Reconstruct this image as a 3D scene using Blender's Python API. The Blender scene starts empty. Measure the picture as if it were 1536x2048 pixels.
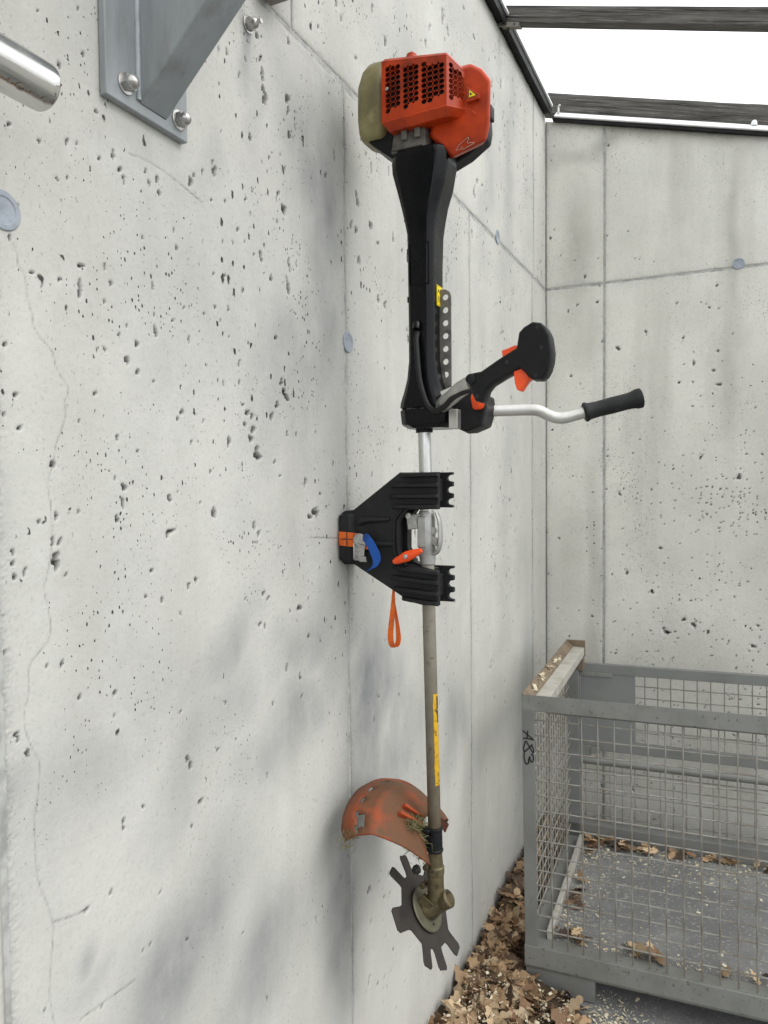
import bpy, bmesh, math, random
import numpy as np
from mathutils import Vector, Matrix, noise as mnoise, geometry as mgeo

R = math.radians
scene = bpy.context.scene
COL = scene.collection

# ------------------------------------------------------------------ camera, sky, sun, exposure
cd = bpy.data.cameras.new('camera'); cam = bpy.data.objects.new('camera', cd); COL.objects.link(cam)
cd.sensor_width = 36.0; cd.lens = 1488 / 2048 * 36.0; cd.clip_start = 0.02; cd.clip_end = 600
_r, _u, _f = Vector((.9059, .4234, -.00907)), Vector((-.0079, .0383, .99924)), Vector((-.42342, .90514, -.03804))
cam.matrix_world = Matrix(((_r.x, _u.x, -_f.x, .8), (_r.y, _u.y, -_f.y, 0), (_r.z, _u.z, -_f.z, 1.64), (0, 0, 0, 1)))
scene.camera = cam
SUN_EL, SUN_AZ = 46, 84            # azimuth measured from +y (along the wall) towards +x (away from the wall)
world = bpy.data.worlds.new('World'); scene.world = world; world.use_nodes = True
wn = world.node_tree; wn.nodes.clear()
sky = wn.nodes.new('ShaderNodeTexSky'); sky.sky_type = 'NISHITA'; sky.sun_disc = False
sky.sun_elevation = R(SUN_EL); sky.sun_rotation = R(SUN_AZ); sky.dust_density = 4.0
hs = wn.nodes.new('ShaderNodeHueSaturation'); hs.inputs['Saturation'].default_value = .22
mx = wn.nodes.new('ShaderNodeMix'); mx.data_type = 'RGBA'; mx.inputs['Factor'].default_value = .86
mx.inputs['B'].default_value = (9.6, 9.9, 10.1, 1)
bg = wn.nodes.new('ShaderNodeBackground'); bg.inputs['Strength'].default_value = .15
wo = wn.nodes.new('ShaderNodeOutputWorld')
wn.links.new(sky.outputs[0], hs.inputs['Color']); wn.links.new(hs.outputs[0], mx.inputs['A'])
wn.links.new(mx.outputs['Result'], bg.inputs['Color']); wn.links.new(bg.outputs[0], wo.inputs['Surface'])
sl = bpy.data.lights.new('sun', 'SUN'); sl.energy = .8; sl.angle = R(26); sl.color = (1, .97, .93)
sun = bpy.data.objects.new('sun', sl); COL.objects.link(sun)
sd = Vector((math.sin(R(SUN_AZ)) * math.cos(R(SUN_EL)), math.cos(R(SUN_AZ)) * math.cos(R(SUN_EL)), math.sin(R(SUN_EL))))
sun.rotation_euler = sd.to_track_quat('Z', 'Y').to_euler(); sun.location = sd * 8
vs = scene.view_settings
vs.view_transform = 'Standard'; vs.look = 'None'; vs.exposure = .38; vs.gamma = 1; vs.use_curve_mapping = False

# ------------------------------------------------------------------ data measured for this place (metres)
PITS_SIDE = [[0.652,1.987,0.002,0.0025],[0.642,1.955,0.003,0.004],[0.64,1.944,0.004,0.0035],[0.671,1.91,0.006,0.0025],[0.75,1.938,0.008,0.0035],[0.793,1.949,0.003,0.0065],[0.714,1.911,0.002,0.003],[0.803,1.927,0.0035,0.0055],[0.791,1.899,0.003,0.0045],[0.747,1.904,0.003,0.0035],[0.833,1.874,0.0025,0.0035],[0.817,1.858,0.0015,0.003],[0.852,1.85,0.0055,0.007],[0.79,1.832,0.003,0.0045],[0.776,1.829,0.0015,0.0025],[0.832,1.823,0.0065,0.0085],[0.853,1.809,0.0055,0.005],[0.629,1.812,0.0055,0.0035],[0.886,1.799,0.0035,0.0035],[0.77,1.768,0.0045,0.0035],[0.643,1.753,0.0045,0.0035],[0.626,1.728,0.0025,0.004],[0.647,1.713,0.005,0.0035],[0.741,1.728,0.0025,0.0035],[0.809,1.71,0.004,0.0045],[0.695,1.669,0.006,0.0065],[0.82,1.638,0.008,0.0065],[0.817,1.615,0.0045,0.0115],[0.805,1.593,0.0045,0.0085],[0.803,1.652,0.0035,0.0035],[0.849,1.691,0.003,0.0035],[0.888,1.944,0.003,0.007],[0.89,1.9,0.0025,0.003],[0.893,1.875,0.005,0.0105],[0.868,2.01,0.003,0.0025],[0.938,2.041,0.0025,0.0055],[0.944,2.016,0.005,0.0045],[0.97,1.876,0.0045,0.0065],[1.178,2.067,0.0065,0.0105],[1.156,2.063,0.003,0.004],[1.211,2.033,0.0065,0.008],[1.277,2.078,0.006,0.0135],[1.272,2.03,0.0075,0.02],[1.119,1.989,0.0035,0.008],[1.066,2.002,0.006,0.0035],[1.036,1.998,0.004,0.002],[1.107,2.094,0.0055,0.0045],[1.092,2.068,0.003,0.0065],[1.063,2.06,0.0025,0.004],[1.128,2.078,0.003,0.003],[1.263,2.181,0.0085,0.011],[1.147,2.135,0.0025,0.004],[1.236,2.148,0.0025,0.0035],[1.224,1.923,0.0065,0.006],[1.105,1.857,0.005,0.008],[1.058,1.816,0.003,0.006],[1.104,1.824,0.003,0.0085],[1.113,1.784,0.007,0.003],[1.127,1.771,0.011,0.0065],[1.141,1.766,0.009,0.0065],[1.119,1.749,0.007,0.005],[1.242,1.84,0.01,0.009],[1.25,1.823,0.008,0.011],[1.262,1.811,0.01,0.009],[1.225,1.794,0.012,0.007],[1.205,1.77,0.0115,0.0085],[1.144,1.741,0.011,0.0085],[1.136,1.724,0.0085,0.0105],[1.154,1.699,0.016,0.013],[1.161,1.691,0.011,0.0085],[1.071,1.716,0.006,0.014],[0.95,1.758,0.006,0.007],[0.939,1.746,0.0035,0.0045],[1.002,1.747,0.003,0.005],[1.019,1.662,0.004,0.004],[1.026,1.592,0.008,0.014],[0.916,1.62,0.0075,0.007],[0.917,1.568,0.0135,0.0055],[0.91,1.565,0.0055,0.0075],[1.143,1.564,0.0085,0.0085],[1.157,1.548,0.006,0.0085],[1.327,1.644,0.0105,0.0105],[1.368,1.581,0.024,0.012],[1.344,1.572,0.014,0.007],[1.214,1.684,0.007,0.0045],[1.259,1.741,0.0065,0.0055],[1.294,1.741,0.0045,0.007],[1.233,1.657,0.0055,0.0025],[0.971,1.71,0.0025,0.0055],[0.987,1.712,0.0025,0.0025],[0.935,1.63,0.0025,0.0035],[0.991,1.611,0.0035,0.0035],[1.388,1.619,0.007,0.005],[1.372,1.75,0.004,0.005],[1.039,1.943,0.003,0.0045],[1.076,1.947,0.0035,0.006],[1.053,1.924,0.003,0.003],[0.932,1.9,0.0025,0.0025],[0.959,1.926,0.003,0.003],[1.009,1.927,0.003,0.0035],[1.134,1.897,0.004,0.0035],[1.076,1.9,0.0025,0.0035],[0.73,1.354,0.003,0.0065],[0.63,1.333,0.005,0.004],[0.633,1.327,0.0035,0.0055],[0.946,1.194,0.007,0.007],[0.953,1.182,0.0075,0.008],[0.978,1.112,0.0085,0.0075],[0.804,1.151,0.004,0.0065],[0.804,1.142,0.003,0.006],[0.733,1.057,0.006,0.004],[0.777,1.059,0.005,0.004],[0.894,1.463,0.0055,0.005],[0.859,1.473,0.0035,0.0025],[0.873,1.511,0.007,0.0025],[0.957,1.477,0.007,0.0055],[0.975,1.484,0.0055,0.006],[1.113,1.433,0.005,0.0035],[1.171,1.434,0.008,0.0065],[1.186,1.423,0.008,0.0045],[1.299,1.387,0.0135,0.0085],[1.263,1.386,0.0055,0.004],[1.158,1.378,0.009,0.005],[1.248,1.275,0.0085,0.009],[1.303,1.203,0.009,0.004],[1.025,1.184,0.0045,0.004],[0.844,1.157,0.002,0.0045],[0.678,1.408,0.002,0.0015],[0.712,1.523,0.003,0.002],[0.936,1.435,0.0045,0.003],[1.334,1.323,0.006,0.0095],[1.049,1.259,0.003,0.0055],[1.173,1.084,0.003,0.009],[1.19,0.974,0.003,0.0035],[1.197,1.217,0.004,0.0065],[0.791,1.311,0.0035,0.002],[0.938,0.898,0.0065,0.003],[1.348,0.711,0.0045,0.005],[1.088,0.825,0.005,0.002],[0.813,2.111,0.0045,0.009],[0.833,2.082,0.004,0.0075],[0.826,2.095,0.006,0.0055],[0.878,2.111,0.0035,0.005],[0.884,2.097,0.0035,0.006],[0.902,2.108,0.0055,0.0065],[0.906,2.089,0.0045,0.0075],[0.98,2.132,0.0085,0.0095],[0.989,2.146,0.0045,0.004],[1.043,2.172,0.0085,0.012],[1.038,2.186,0.0025,0.0065],[0.731,2.095,0.003,0.008],[0.762,2.224,0.003,0.0045],[0.714,2.041,0.0025,0.0035],[0.731,2.049,0.0025,0.003],[0.787,2.095,0.002,0.004],[0.783,2.158,0.0025,0.0035],[1.192,2.405,0.009,0.0135],[1.187,2.432,0.0055,0.0095],[1.195,2.379,0.009,0.01],[1.2,2.363,0.0125,0.0135],[1.175,2.467,0.0065,0.0065],[1.151,2.274,0.005,0.0065],[1.118,2.369,0.0025,0.008],[1.034,2.121,0.0035,0.004],[1.072,2.132,0.003,0.004],[1.132,2.154,0.003,0.005],[1.211,2.26,0.0035,0.0045],[0.644,2.081,0.0015,0.0025],[0.652,1.987,0.0025,0.003],[0.868,2.01,0.003,0.0025],[0.756,2.282,0.002,0.0015],[0.691,2.242,0.002,0.0015],[0.669,2.182,0.0015,0.002],[0.644,1.959,0.003,0.0045],[0.64,1.944,0.003,0.004],[1.278,2.4,0.0125,0.012],[1.281,2.378,0.006,0.012],[1.285,2.514,0.005,0.01],[1.177,2.469,0.007,0.0065],[1.149,2.274,0.0065,0.0075],[1.284,2.332,0.007,0.012],[1.211,2.26,0.005,0.0035],[1.25,2.281,0.0035,0.003],[1.267,2.261,0.0045,0.006],[1.429,2.306,0.007,0.008],[1.241,2.203,0.0065,0.0075],[1.153,2.18,0.004,0.0045],[1.134,2.157,0.003,0.004],[1.258,2.177,0.009,0.0115],[1.236,2.149,0.0045,0.005],[1.179,2.066,0.008,0.0115],[1.277,2.073,0.005,0.014],[1.272,2.032,0.0065,0.02],[1.212,2.035,0.006,0.0075],[1.511,2.683,0.0045,0.009],[1.579,2.629,0.004,0.0095],[1.669,2.793,0.0055,0.0195],[1.743,2.751,0.0075,0.015],[2.019,2.892,0.011,0.0145],[1.577,2.304,0.0105,0.0185],[1.655,2.403,0.0065,0.0145],[1.755,2.435,0.006,0.015],[1.545,2.236,0.007,0.014],[1.57,2.232,0.007,0.014],[1.691,2.236,0.008,0.0075],[1.584,2.166,0.0095,0.012],[1.688,2.099,0.0105,0.0125],[1.729,2.093,0.0085,0.0155],[2.488,2.672,0.0115,0.017],[2.545,2.679,0.0095,0.007],[2.454,2.62,0.0135,0.0205],[2.358,3.18,0.01,0.008],[2.462,3.142,0.015,0.01],[1.406,2.609,0.004,0.0065],[1.488,2.701,0.0055,0.007],[1.601,2.453,0.0045,0.0055],[1.783,2.276,0.0065,0.013],[2.592,2.61,0.0095,0.014],[2.431,2.478,0.011,0.0165]]
PITS_BACK = [[0.21,3.193,0.0108,0.0108],[0.113,3.21,0.0045,0.0045],[0.393,3.109,0.0072,0.0135],[0.36,3.055,0.0045,0.0045],[0.149,3.002,0.0108,0.0099],[0.472,2.894,0.0108,0.0072],[0.596,2.94,0.009,0.0099],[0.825,2.977,0.0063,0.0072],[0.87,2.92,0.0135,0.0063],[0.8,2.908,0.0054,0.0099],[0.674,2.947,0.009,0.009],[0.145,3.131,0.0063,0.0045],[0.223,3.068,0.0045,0.0036],[0.024,3.14,0.0045,0.0099],[0.233,2.463,0.0063,0.0063],[0.575,2.421,0.0045,0.0054],[0.735,2.478,0.009,0.0063],[0.237,2.662,0.0063,0.0054],[0.132,2.663,0.0045,0.0045],[0.751,2.954,0.009,0.0072],[0.434,3.158,0.0054,0.0036],[0.325,2.244,0.0091,0.0208],[0.445,2.309,0.0075,0.0075],[0.602,2.268,0.0083,0.0075],[0.644,2.153,0.01,0.0125],[0.102,2.437,0.0033,0.01],[0.235,2.462,0.0075,0.0058],[0.115,2.135,0.005,0.0125],[0.156,2.096,0.0042,0.0042],[0.676,1.744,0.0083,0.0125],[0.826,1.655,0.0166,0.0125],[0.511,1.34,0.01,0.0108],[0.477,1.143,0.0141,0.0116],[0.368,1.224,0.0108,0.0125],[0.539,0.963,0.0166,0.0166],[0.71,0.976,0.0108,0.0091],[0.651,1.004,0.0125,0.0166],[0.61,1.025,0.0125,0.0125],[0.904,1.019,0.0083,0.0083],[0.888,0.928,0.0125,0.0125],[0.335,1.583,0.0125,0.0083],[0.06,1.374,0.0083,0.0058],[0.269,2.362,0.0066,0.005],[0.586,2.075,0.0083,0.0058],[0.745,2.053,0.01,0.0125],[0.723,2.116,0.01,0.0066],[0.528,0.979,0.0083,0.0083]]
CRACK = [[0.641,1.94],[0.649,1.931],[0.652,1.912],[0.661,1.901],[0.663,1.876],[0.67,1.858],[0.671,1.844],[0.681,1.83],[0.699,1.815],[0.706,1.793],[0.724,1.769],[0.717,1.751],[0.719,1.736],[0.711,1.714],[0.701,1.693],[0.697,1.672],[0.687,1.645],[0.69,1.619],[0.692,1.592],[0.69,1.558],[0.683,1.528],[0.677,1.506],[0.683,1.48],[0.684,1.445],[0.653,1.415],[0.65,1.38],[0.642,1.347],[0.653,1.308],[0.663,1.287],[0.659,1.243],[0.654,1.221],[0.654,1.179],[0.656,1.139],[0.672,1.088],[0.677,1.058],[0.669,0.985],[0.675,0.935]]
SCRATCHES = [[[0.844,2.124],[0.888,2.128],[0.943,2.122],[1.01,2.109]],[[0.676,1.071],[0.713,1.061],[0.734,1.06]],[[0.717,0.913],[0.752,0.91],[0.82,0.904]],[[1.343,1.529],[1.475,1.518]]]
STAINS_SHADOWS_SIDE = [[1.404,2.319,0.108,0.106,0.5],[1.256,1.885,0.091,0.177,0.38],[1.11,1.953,0.152,0.222,0.2],[1.606,1.114,0.104,0.159,0.75],[1.764,0.884,0.128,0.106,0.4],[2.234,0.896,0.119,0.096,0.4],[1.035,1.32,0.056,0.052,0.35],[1.275,1.172,0.076,0.082,0.45],[1.004,1.208,0.08,0.103,0.25],[0.883,0.865,0.124,0.094,0.55],[1.139,0.706,0.098,0.086,0.45],[1.48,0.729,0.06,0.174,0.5],[0.763,1.27,0.109,0.056,0.2],[1.298,1.332,0.078,0.082,0.4],[0.648,1.283,0.044,0.025,0.25],[0.711,1.0,0.058,0.015,0.2],[0.712,1.034,0.018,0.015,0.3],[1.519,1.336,0.075,0.082,0.3],[0.946,0.96,0.098,0.049,0.15],[1.424,1.33,0.068,0.221,0.2],[0.91,2.163,0.067,0.023,0.12]]  # wall stains mixed with soft tool shadows, painted as dark blotches


PITS_SIDE = [tuple(p) for p in PITS_SIDE]; PITS_BACK = [tuple(p) for p in PITS_BACK]

# ------------------------------------------------------------------ materials
def srgb(h):
    h = h.lstrip('#'); v = [int(h[i:i + 2], 16) / 255 for i in (0, 2, 4)]
    return tuple((c / 12.92 if c <= .04045 else ((c + .055) / 1.055) ** 2.4) for c in v) + (1,)

class NT:
    def __init__(s, name):
        s.m = bpy.data.materials.new(name); s.m.use_nodes = True; s.t = s.m.node_tree; s.t.nodes.clear()
        s.out = s.n('ShaderNodeOutputMaterial'); s.b = s.n('ShaderNodeBsdfPrincipled'); s.l(s.b.outputs[0], s.out.inputs[0])
        s.tc = s.n('ShaderNodeTexCoord')
    def n(s, t, **k):
        o = s.t.nodes.new(t)
        for a, v in k.items(): setattr(o, a, v)
        return o
    def l(s, a, b): s.t.links.new(a, b)
    def noise(s, scale, detail=4, rough=.55, stretch=(1, 1, 1), co=None):
        mp = s.n('ShaderNodeMapping'); mp.inputs['Scale'].default_value = stretch
        s.l(co or s.tc.outputs['Object'], mp.inputs[0])
        o = s.n('ShaderNodeTexNoise'); o.inputs['Scale'].default_value = scale; o.inputs['Detail'].default_value = detail
        o.inputs['Roughness'].default_value = rough; s.l(mp.outputs[0], o.inputs['Vector'])
        return o.outputs['Fac']
    def ramp(s, fac, lo, hi, a=0., b=1.):
        o = s.n('ShaderNodeMapRange'); o.inputs['From Min'].default_value = lo; o.inputs['From Max'].default_value = hi
        o.inputs['To Min'].default_value = a; o.inputs['To Max'].default_value = b
        s.l(fac, o.inputs['Value']); return o.outputs['Result']
    def mix(s, fac, a, b, mode='MIX'):
        o = s.n('ShaderNodeMix', data_type='RGBA', blend_type=mode)
        if isinstance(fac, (int, float)): o.inputs['Factor'].default_value = fac
        else: s.l(fac, o.inputs['Factor'])
        for v, i in ((a, 'A'), (b, 'B')):
            if isinstance(v, tuple): o.inputs[i].default_value = v if len(v) == 4 else v + (1,)
            else: s.l(v, o.inputs[i])
        return o.outputs['Result']
    def math(s, op, a, b=None):
        o = s.n('ShaderNodeMath', operation=op)
        for v, i in ((a, 0), (b, 1)):
            if v is None: continue
            if isinstance(v, (int, float)): o.inputs[i].default_value = v
            else: s.l(v, o.inputs[i])
        return o.outputs[0]
    def attr(s, name):
        o = s.n('ShaderNodeAttribute'); o.attribute_name = name; return o.outputs['Fac']
    def bump(s, h, strength=.3, dist=.002, prev=None):
        o = s.n('ShaderNodeBump'); o.inputs['Strength'].default_value = strength; o.inputs['Distance'].default_value = dist
        s.l(h, o.inputs['Height'])
        if prev is not None: s.l(prev, o.inputs['Normal'])
        return o.outputs[0]
    def base(s, c):
        if isinstance(c, tuple): s.b.inputs['Base Color'].default_value = c if len(c) == 4 else c + (1,)
        else: s.l(c, s.b.inputs['Base Color'])
    def set(s, rough=.5, metal=0., spec=.5):
        if isinstance(rough, (int, float)): s.b.inputs['Roughness'].default_value = rough
        else: s.l(rough, s.b.inputs['Roughness'])
        s.b.inputs['Metallic'].default_value = metal; s.b.inputs['Specular IOR Level'].default_value = spec
    def normal(s, nrm): s.l(nrm, s.b.inputs['Normal'])

def worn(name, c1, c2, scale=12, lo=.45, hi=.7, rough=.5, metal=0., bump=.15, bscale=200, c3=None, s3=40, lo3=.6, hi3=.7, stretch=(1, 1, 1), spec=.5, bd=.0006):
    """base colour c1, blotches of c2, a finer layer of spots c3 and a fine relief"""
    k = NT(name)
    c = k.mix(k.ramp(k.noise(scale, 5, .6, stretch), lo, hi), c1, c2)
    if c3: c = k.mix(k.ramp(k.noise(s3, 6, .65, stretch), lo3, hi3), c, c3)
    k.base(c); k.set(k.ramp(k.noise(scale * 2.3, 3), .3, .7, max(.05, rough - .09), min(1, rough + .1)), metal, spec)
    if bump: k.normal(k.bump(k.noise(bscale, 4, .6, stretch), bump, bd))
    return k.m

def concrete(name, warm):
    k = NT(name)
    a = k.noise(2.1, 5, .6); b = k.noise(7, 6, .62); st = k.noise(5, 4, .6, (1, 1, .13)); fine = k.noise(130, 5, .7)
    light = (.565, .558, .515) if not warm else (.72, .705, .645)
    c = k.mix(k.ramp(a, .35, .68), light, (.45, .447, .415) if not warm else (.58, .57, .515))
    c = k.mix(k.ramp(st, .5, .75, 0, .5), c, (.40, .385, .345))
    c = k.mix(k.ramp(b, .55, .8, 0, .35), c, (.66, .66, .64))
    c = k.mix(k.ramp(fine, .52, .75, 0, .45), c, (.33, .33, .31))
    cl = k.ramp(k.noise(3.3, 3), .42, .6)
    c = k.mix(k.math('MULTIPLY', k.ramp(k.noise(190, 3, .6, (1, 1, .55)), .64, .70, 0, .8), cl), c, (.10, .10, .095))
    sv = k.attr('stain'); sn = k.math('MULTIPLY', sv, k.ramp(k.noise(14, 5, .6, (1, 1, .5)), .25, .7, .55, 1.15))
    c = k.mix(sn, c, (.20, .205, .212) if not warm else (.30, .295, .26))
    sp = k.n('ShaderNodeSeparateXYZ'); k.l(k.tc.outputs['Object'], sp.inputs[0]); holes = None
    for sc_, stz, dens, rm_, cs, clo in ((26, .42 if not warm else .9, .36, .165, 2.3, .43), (62, .5 if not warm else .8, .30, .25, 3.1, .44), (150, .6 if not warm else .9, .30, .30, 4.3, .44)):
        cb = k.n('ShaderNodeCombineXYZ'); k.l(sp.outputs['X' if warm else 'Y'], cb.inputs['X']); k.l(k.math('MULTIPLY', sp.outputs['Z'], stz), cb.inputs['Y'])
        dn = k.n('ShaderNodeTexNoise'); dn.inputs['Scale'].default_value = sc_ * 2.2; dn.inputs['Detail'].default_value = 2; k.l(k.tc.outputs['Object'], dn.inputs['Vector'])
        va = k.n('ShaderNodeVectorMath', operation='MULTIPLY_ADD'); k.l(dn.outputs['Color'], va.inputs[0]); va.inputs[1].default_value = (.45 / sc_, .45 / sc_, 0); k.l(cb.outputs[0], va.inputs[2])
        vo = k.n('ShaderNodeTexVoronoi', voronoi_dimensions='2D'); vo.inputs['Scale'].default_value = sc_; k.l(va.outputs[0], vo.inputs['Vector'])
        sr = k.n('ShaderNodeSeparateColor'); k.l(vo.outputs['Color'], sr.inputs[0])
        r_ = k.math('MULTIPLY', k.ramp(sr.outputs[0], 1 - dens, 1, 0, rm_), k.math('MULTIPLY', k.ramp(k.noise(cs, 3, .6), clo, .66, .0, 1.15), k.ramp(sp.outputs['Z'], .95, 1.6, .32, 1) if not warm else k.ramp(sp.outputs['Z'], 1.7, 2.5, 1, .5)))
        m_ = k.ramp(k.math('SUBTRACT', r_, vo.outputs['Distance']), 0, .05)
        holes = m_ if holes is None else k.math('MAXIMUM', holes, m_)
    c = k.mix(k.math('MULTIPLY', holes, .93), c, (.022, .021, .019))  # small air holes as dark spots, recess shade put into the colour
    c = k.mix(k.attr('dirt'), c, (.014, .0135, .012))  # grime in holes, cracks and edges, plus shade painted inside the holes
    k.base(c); k.set(.86, 0, .3)
    n1 = k.bump(k.noise(38, 4, .6), .35, .004); n2 = k.bump(k.noise(260, 4, .65), .4, .0012, n1); n2 = k.bump(k.math('SUBTRACT', 1, holes), .9, .003, n2)
    k.normal(n2); return k.m

M = {}
M['concrete_a'] = concrete('concrete_side', False)
M['concrete_b'] = concrete('concrete_back', True)
M['core'] = worn('joint_concrete', (.42, .42, .40), (.27, .27, .255), 25, .4, .62, rough=.9, bscale=150, bump=.4)
M['plug'] = worn('grey_blue_plug', (.30, .33, .37), (.23, .25, .285), 60, rough=.7)
M['asphalt'] = worn('wet_grey_asphalt', (.23, .232, .225), (.15, .152, .15), 5, rough=.75, c3=(.42, .415, .395), s3=170, lo3=.54, hi3=.7, bscale=220, bump=.7, bd=.003)
M['orange'] = worn('orange_plastic', srgb('#ba3d10'), srgb('#8c2a0c'), 11, .42, .66, .42, spec=.3, c3=srgb('#55200f'), s3=20, lo3=.55, hi3=.78, bump=.12, bscale=300)
M['orange_clean'] = worn('bright_orange_plastic', srgb('#f0500f'), srgb('#e0480f'), 20, rough=.42, bump=.08)
M['guard'] = None
M['black'] = worn('black_plastic', (.0022, .0024, .003), (.004, .0042, .005), 14, rough=.24, bump=.04, spec=.2)
M['black_matt'] = worn('matt_black_plastic', (.005, .0053, .006), (.009, .0095, .01), 18, rough=.5, bump=.18, bscale=420, c3=(.02, .02, .02), s3=60, lo3=.66, hi3=.8, spec=.28)
M['rubber'] = worn('black_rubber', (.0085, .0088, .009), (.014, .0145, .0145), 12, rough=.6, bump=.2, bscale=300, c3=(.028, .028, .026), s3=25, lo3=.6, hi3=.8, spec=.3)
M['alu'] = worn('aluminium', (.66, .66, .65), (.55, .55, .53), 16, rough=.36, metal=.9, bump=.05, stretch=(1, 1, .2))
M['alu_handle'] = worn('scuffed_aluminium_tube', (.60, .59, .56), (.46, .45, .41), 18, rough=.42, metal=.75, bump=.08)
M['cast'] = worn('cast_metal', (.40, .40, .385), (.27, .27, .255), 40, rough=.5, metal=.75, bump=.3, bscale=500)
M['dirty_tube'] = None
M['gear'] = worn('greasy_brass_casting', (.15, .12, .062), (.07, .056, .032), 24, .4, .65, .46, metal=.6, c3=(.03, .026, .02), s3=60, lo3=.55, hi3=.7, bump=.35, bscale=260)
M['plate_olive'] = worn('dirty_disc_metal', (.13, .122, .08), (.08, .072, .052), 22, rough=.5, metal=.5, bump=.2)
M['blade'] = worn('brown_blade_steel', (.05, .042, .037), (.03, .027, .026), 16, rough=.42, metal=.4, c3=(.075, .055, .04), s3=30, lo3=.6, hi3=.8, bump=.15)
M['tank'] = worn('stained_translucent_tank', (.30, .265, .115), (.15, .13, .055), 8, .38, .66, .36, c3=(.42, .38, .22), s3=14, lo3=.55, hi3=.78, bump=.1)
M['block'] = worn('sooty_casting', (.17, .16, .14), (.06, .055, .05), 26, rough=.6, metal=.5, bump=.4, bscale=200)
M['soot'] = worn('sooty_black', (.010, .010, .010), (.02, .018, .016), 30, rough=.8, bump=.2)
M['grey_paint'] = worn('grey_paint', (.225, .243, .25), (.27, .288, .295), 9, .35, .7, .36, bump=.08, bscale=400, c3=(.165, .17, .165), s3=24, lo3=.52, hi3=.8, stretch=(1, 1, .22))
M['weld'] = worn('weld_bead', (.33, .36, .37), (.26, .28, .29), 30, rough=.4, bump=.3, bscale=180)
M['stainless'] = worn('stainless_steel', (.62, .61, .59), (.50, .49, .46), 10, rough=.2, metal=1., bump=.06, bscale=160, stretch=(1, .25, 1))
M['zinc'] = worn('zinc_plated', (.50, .49, .475), (.34, .33, .31), 40, rough=.32, metal=.95, bump=.08)
M['taupe'] = worn('weathered_bar', (.22, .20, .17), (.14, .125, .105), 20, rough=.7)
M['cage'] = worn('galvanised_grey_paint', (.205, .209, .198), (.165, .168, .158), 7, rough=.5, metal=.15, c3=(.10, .085, .065), s3=48, lo3=.66, hi3=.74, bump=.2, bscale=160)
M['cage_plate'] = worn('dull_grey_plate', (.20, .205, .20), (.17, .175, .17), 5, rough=.5, c3=(.11, .10, .085), s3=40, lo3=.68, hi3=.76)
M['cage_rail'] = worn('scuffed_rail', (.225, .228, .21), (.17, .172, .155), 10, rough=.48, metal=.2, c3=(.085, .07, .05), s3=75, lo3=.60, hi3=.68, bump=.25, bscale=140)
M['bare_rail'] = worn('bare_bright_steel', (.55, .53, .48), (.40, .37, .30), 12, rough=.45, metal=.35, c3=(.24, .17, .10), s3=22, lo3=.6, hi3=.75, bump=.2)
M['rusty'] = worn('rusty_steel', (.20, .155, .105), (.12, .085, .055), 18, rough=.75, metal=.1, c3=(.26, .22, .17), s3=40, bump=.3)
M['wire'] = worn('rusty_wire', (.33, .325, .295), (.20, .175, .14), 9, .42, .62, .55, metal=.3, c3=(.10, .06, .035), s3=30, lo3=.62, hi3=.72, bump=.1)
M['floor_sheet'] = worn('dusty_floor_sheet', (.155, .157, .155), (.24, .24, .23), 4, rough=.7, spec=.25, c3=(.46, .45, .41), s3=85, lo3=.56, hi3=.72, bump=.25, bscale=120)
M['timber'] = None
M['flash_dark'] = worn('dark_flashing', (.006, .0065, .006), (.012, .012, .011), 8, rough=.55, spec=.3, bump=.05)
M['flash_white'] = worn('white_flashing', (.80, .80, .80), (.72, .72, .72), 4, rough=.4, bump=.03)  # sky brightness on the metal trim is put into this white
M['strap'] = worn('orange_webbing', srgb('#d9651c'), srgb('#b84d14'), 30, rough=.75, c3=srgb('#6d4a2c'), s3=50, lo3=.6, hi3=.75, bump=.5, bscale=700)
M['blue'] = worn('blue_webbing', srgb('#0d4fa0'), srgb('#0a3a7c'), 22, rough=.7, bump=.5, bscale=700)
M['yellow'] = worn('yellow_sticker', srgb('#f2d60c'), srgb('#e3c40a'), 20, rough=.45, bump=.03)
M['label'] = worn('worn_yellow_label', srgb('#d2a50c'), srgb('#b0860e'), 40, .4, .7, .5, c3=srgb('#3b3320'), s3=85, lo3=.57, hi3=.66, bump=.2)
M['ink'] = worn('black_ink', (.012, .012, .013), (.02, .02, .02), 30, rough=.5, bump=0)
M['outline'] = worn('pale_outline_print', (.42, .34, .28), (.30, .2, .15), 30, rough=.5, bump=0)
M['grass'] = worn('dry_clippings', (.16, .14, .06), (.09, .085, .035), 60, rough=.85, bump=0)
M['chip'] = worn('pale_wood_chips', (.66, .60, .45), (.45, .36, .22), 60, rough=.85, bump=.2)
M['litter'] = worn('leaf_mould', (.075, .048, .027), (.035, .024, .015), 40, rough=.95, bump=.8, bscale=90, bd=.006)
def leaf_mat(name, a, b):
    k = NT(name)
    oi = k.n('ShaderNodeObjectInfo')
    c = k.mix(k.ramp(k.noise(30, 4, .6), .35, .7), a, b)
    c = k.mix(k.ramp(k.noise(110, 3, .6), .6, .72, 0, .7), c, tuple(x * .4 for x in a[:3]))
    hv = k.n('ShaderNodeHueSaturation'); k.l(c, hv.inputs['Color']); k.l(k.ramp(oi.outputs['Random'], 0, 1, .6, 1.35), hv.inputs['Value'])
    k.base(hv.outputs[0]); k.set(.68, 0, .35); k.normal(k.bump(k.noise(150, 4, .6), .4, .001)); return k.m
LEAF = [leaf_mat('oak_leaf_tan', (.37, .25, .145), (.28, .175, .092)), leaf_mat('oak_leaf_brown', (.21, .125, .07), (.155, .09, .05)),
        leaf_mat('oak_leaf_pale', (.47, .355, .225), (.37, .26, .15)), leaf_mat('oak_leaf_dark', (.085, .052, .032), (.06, .038, .025))]
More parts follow.
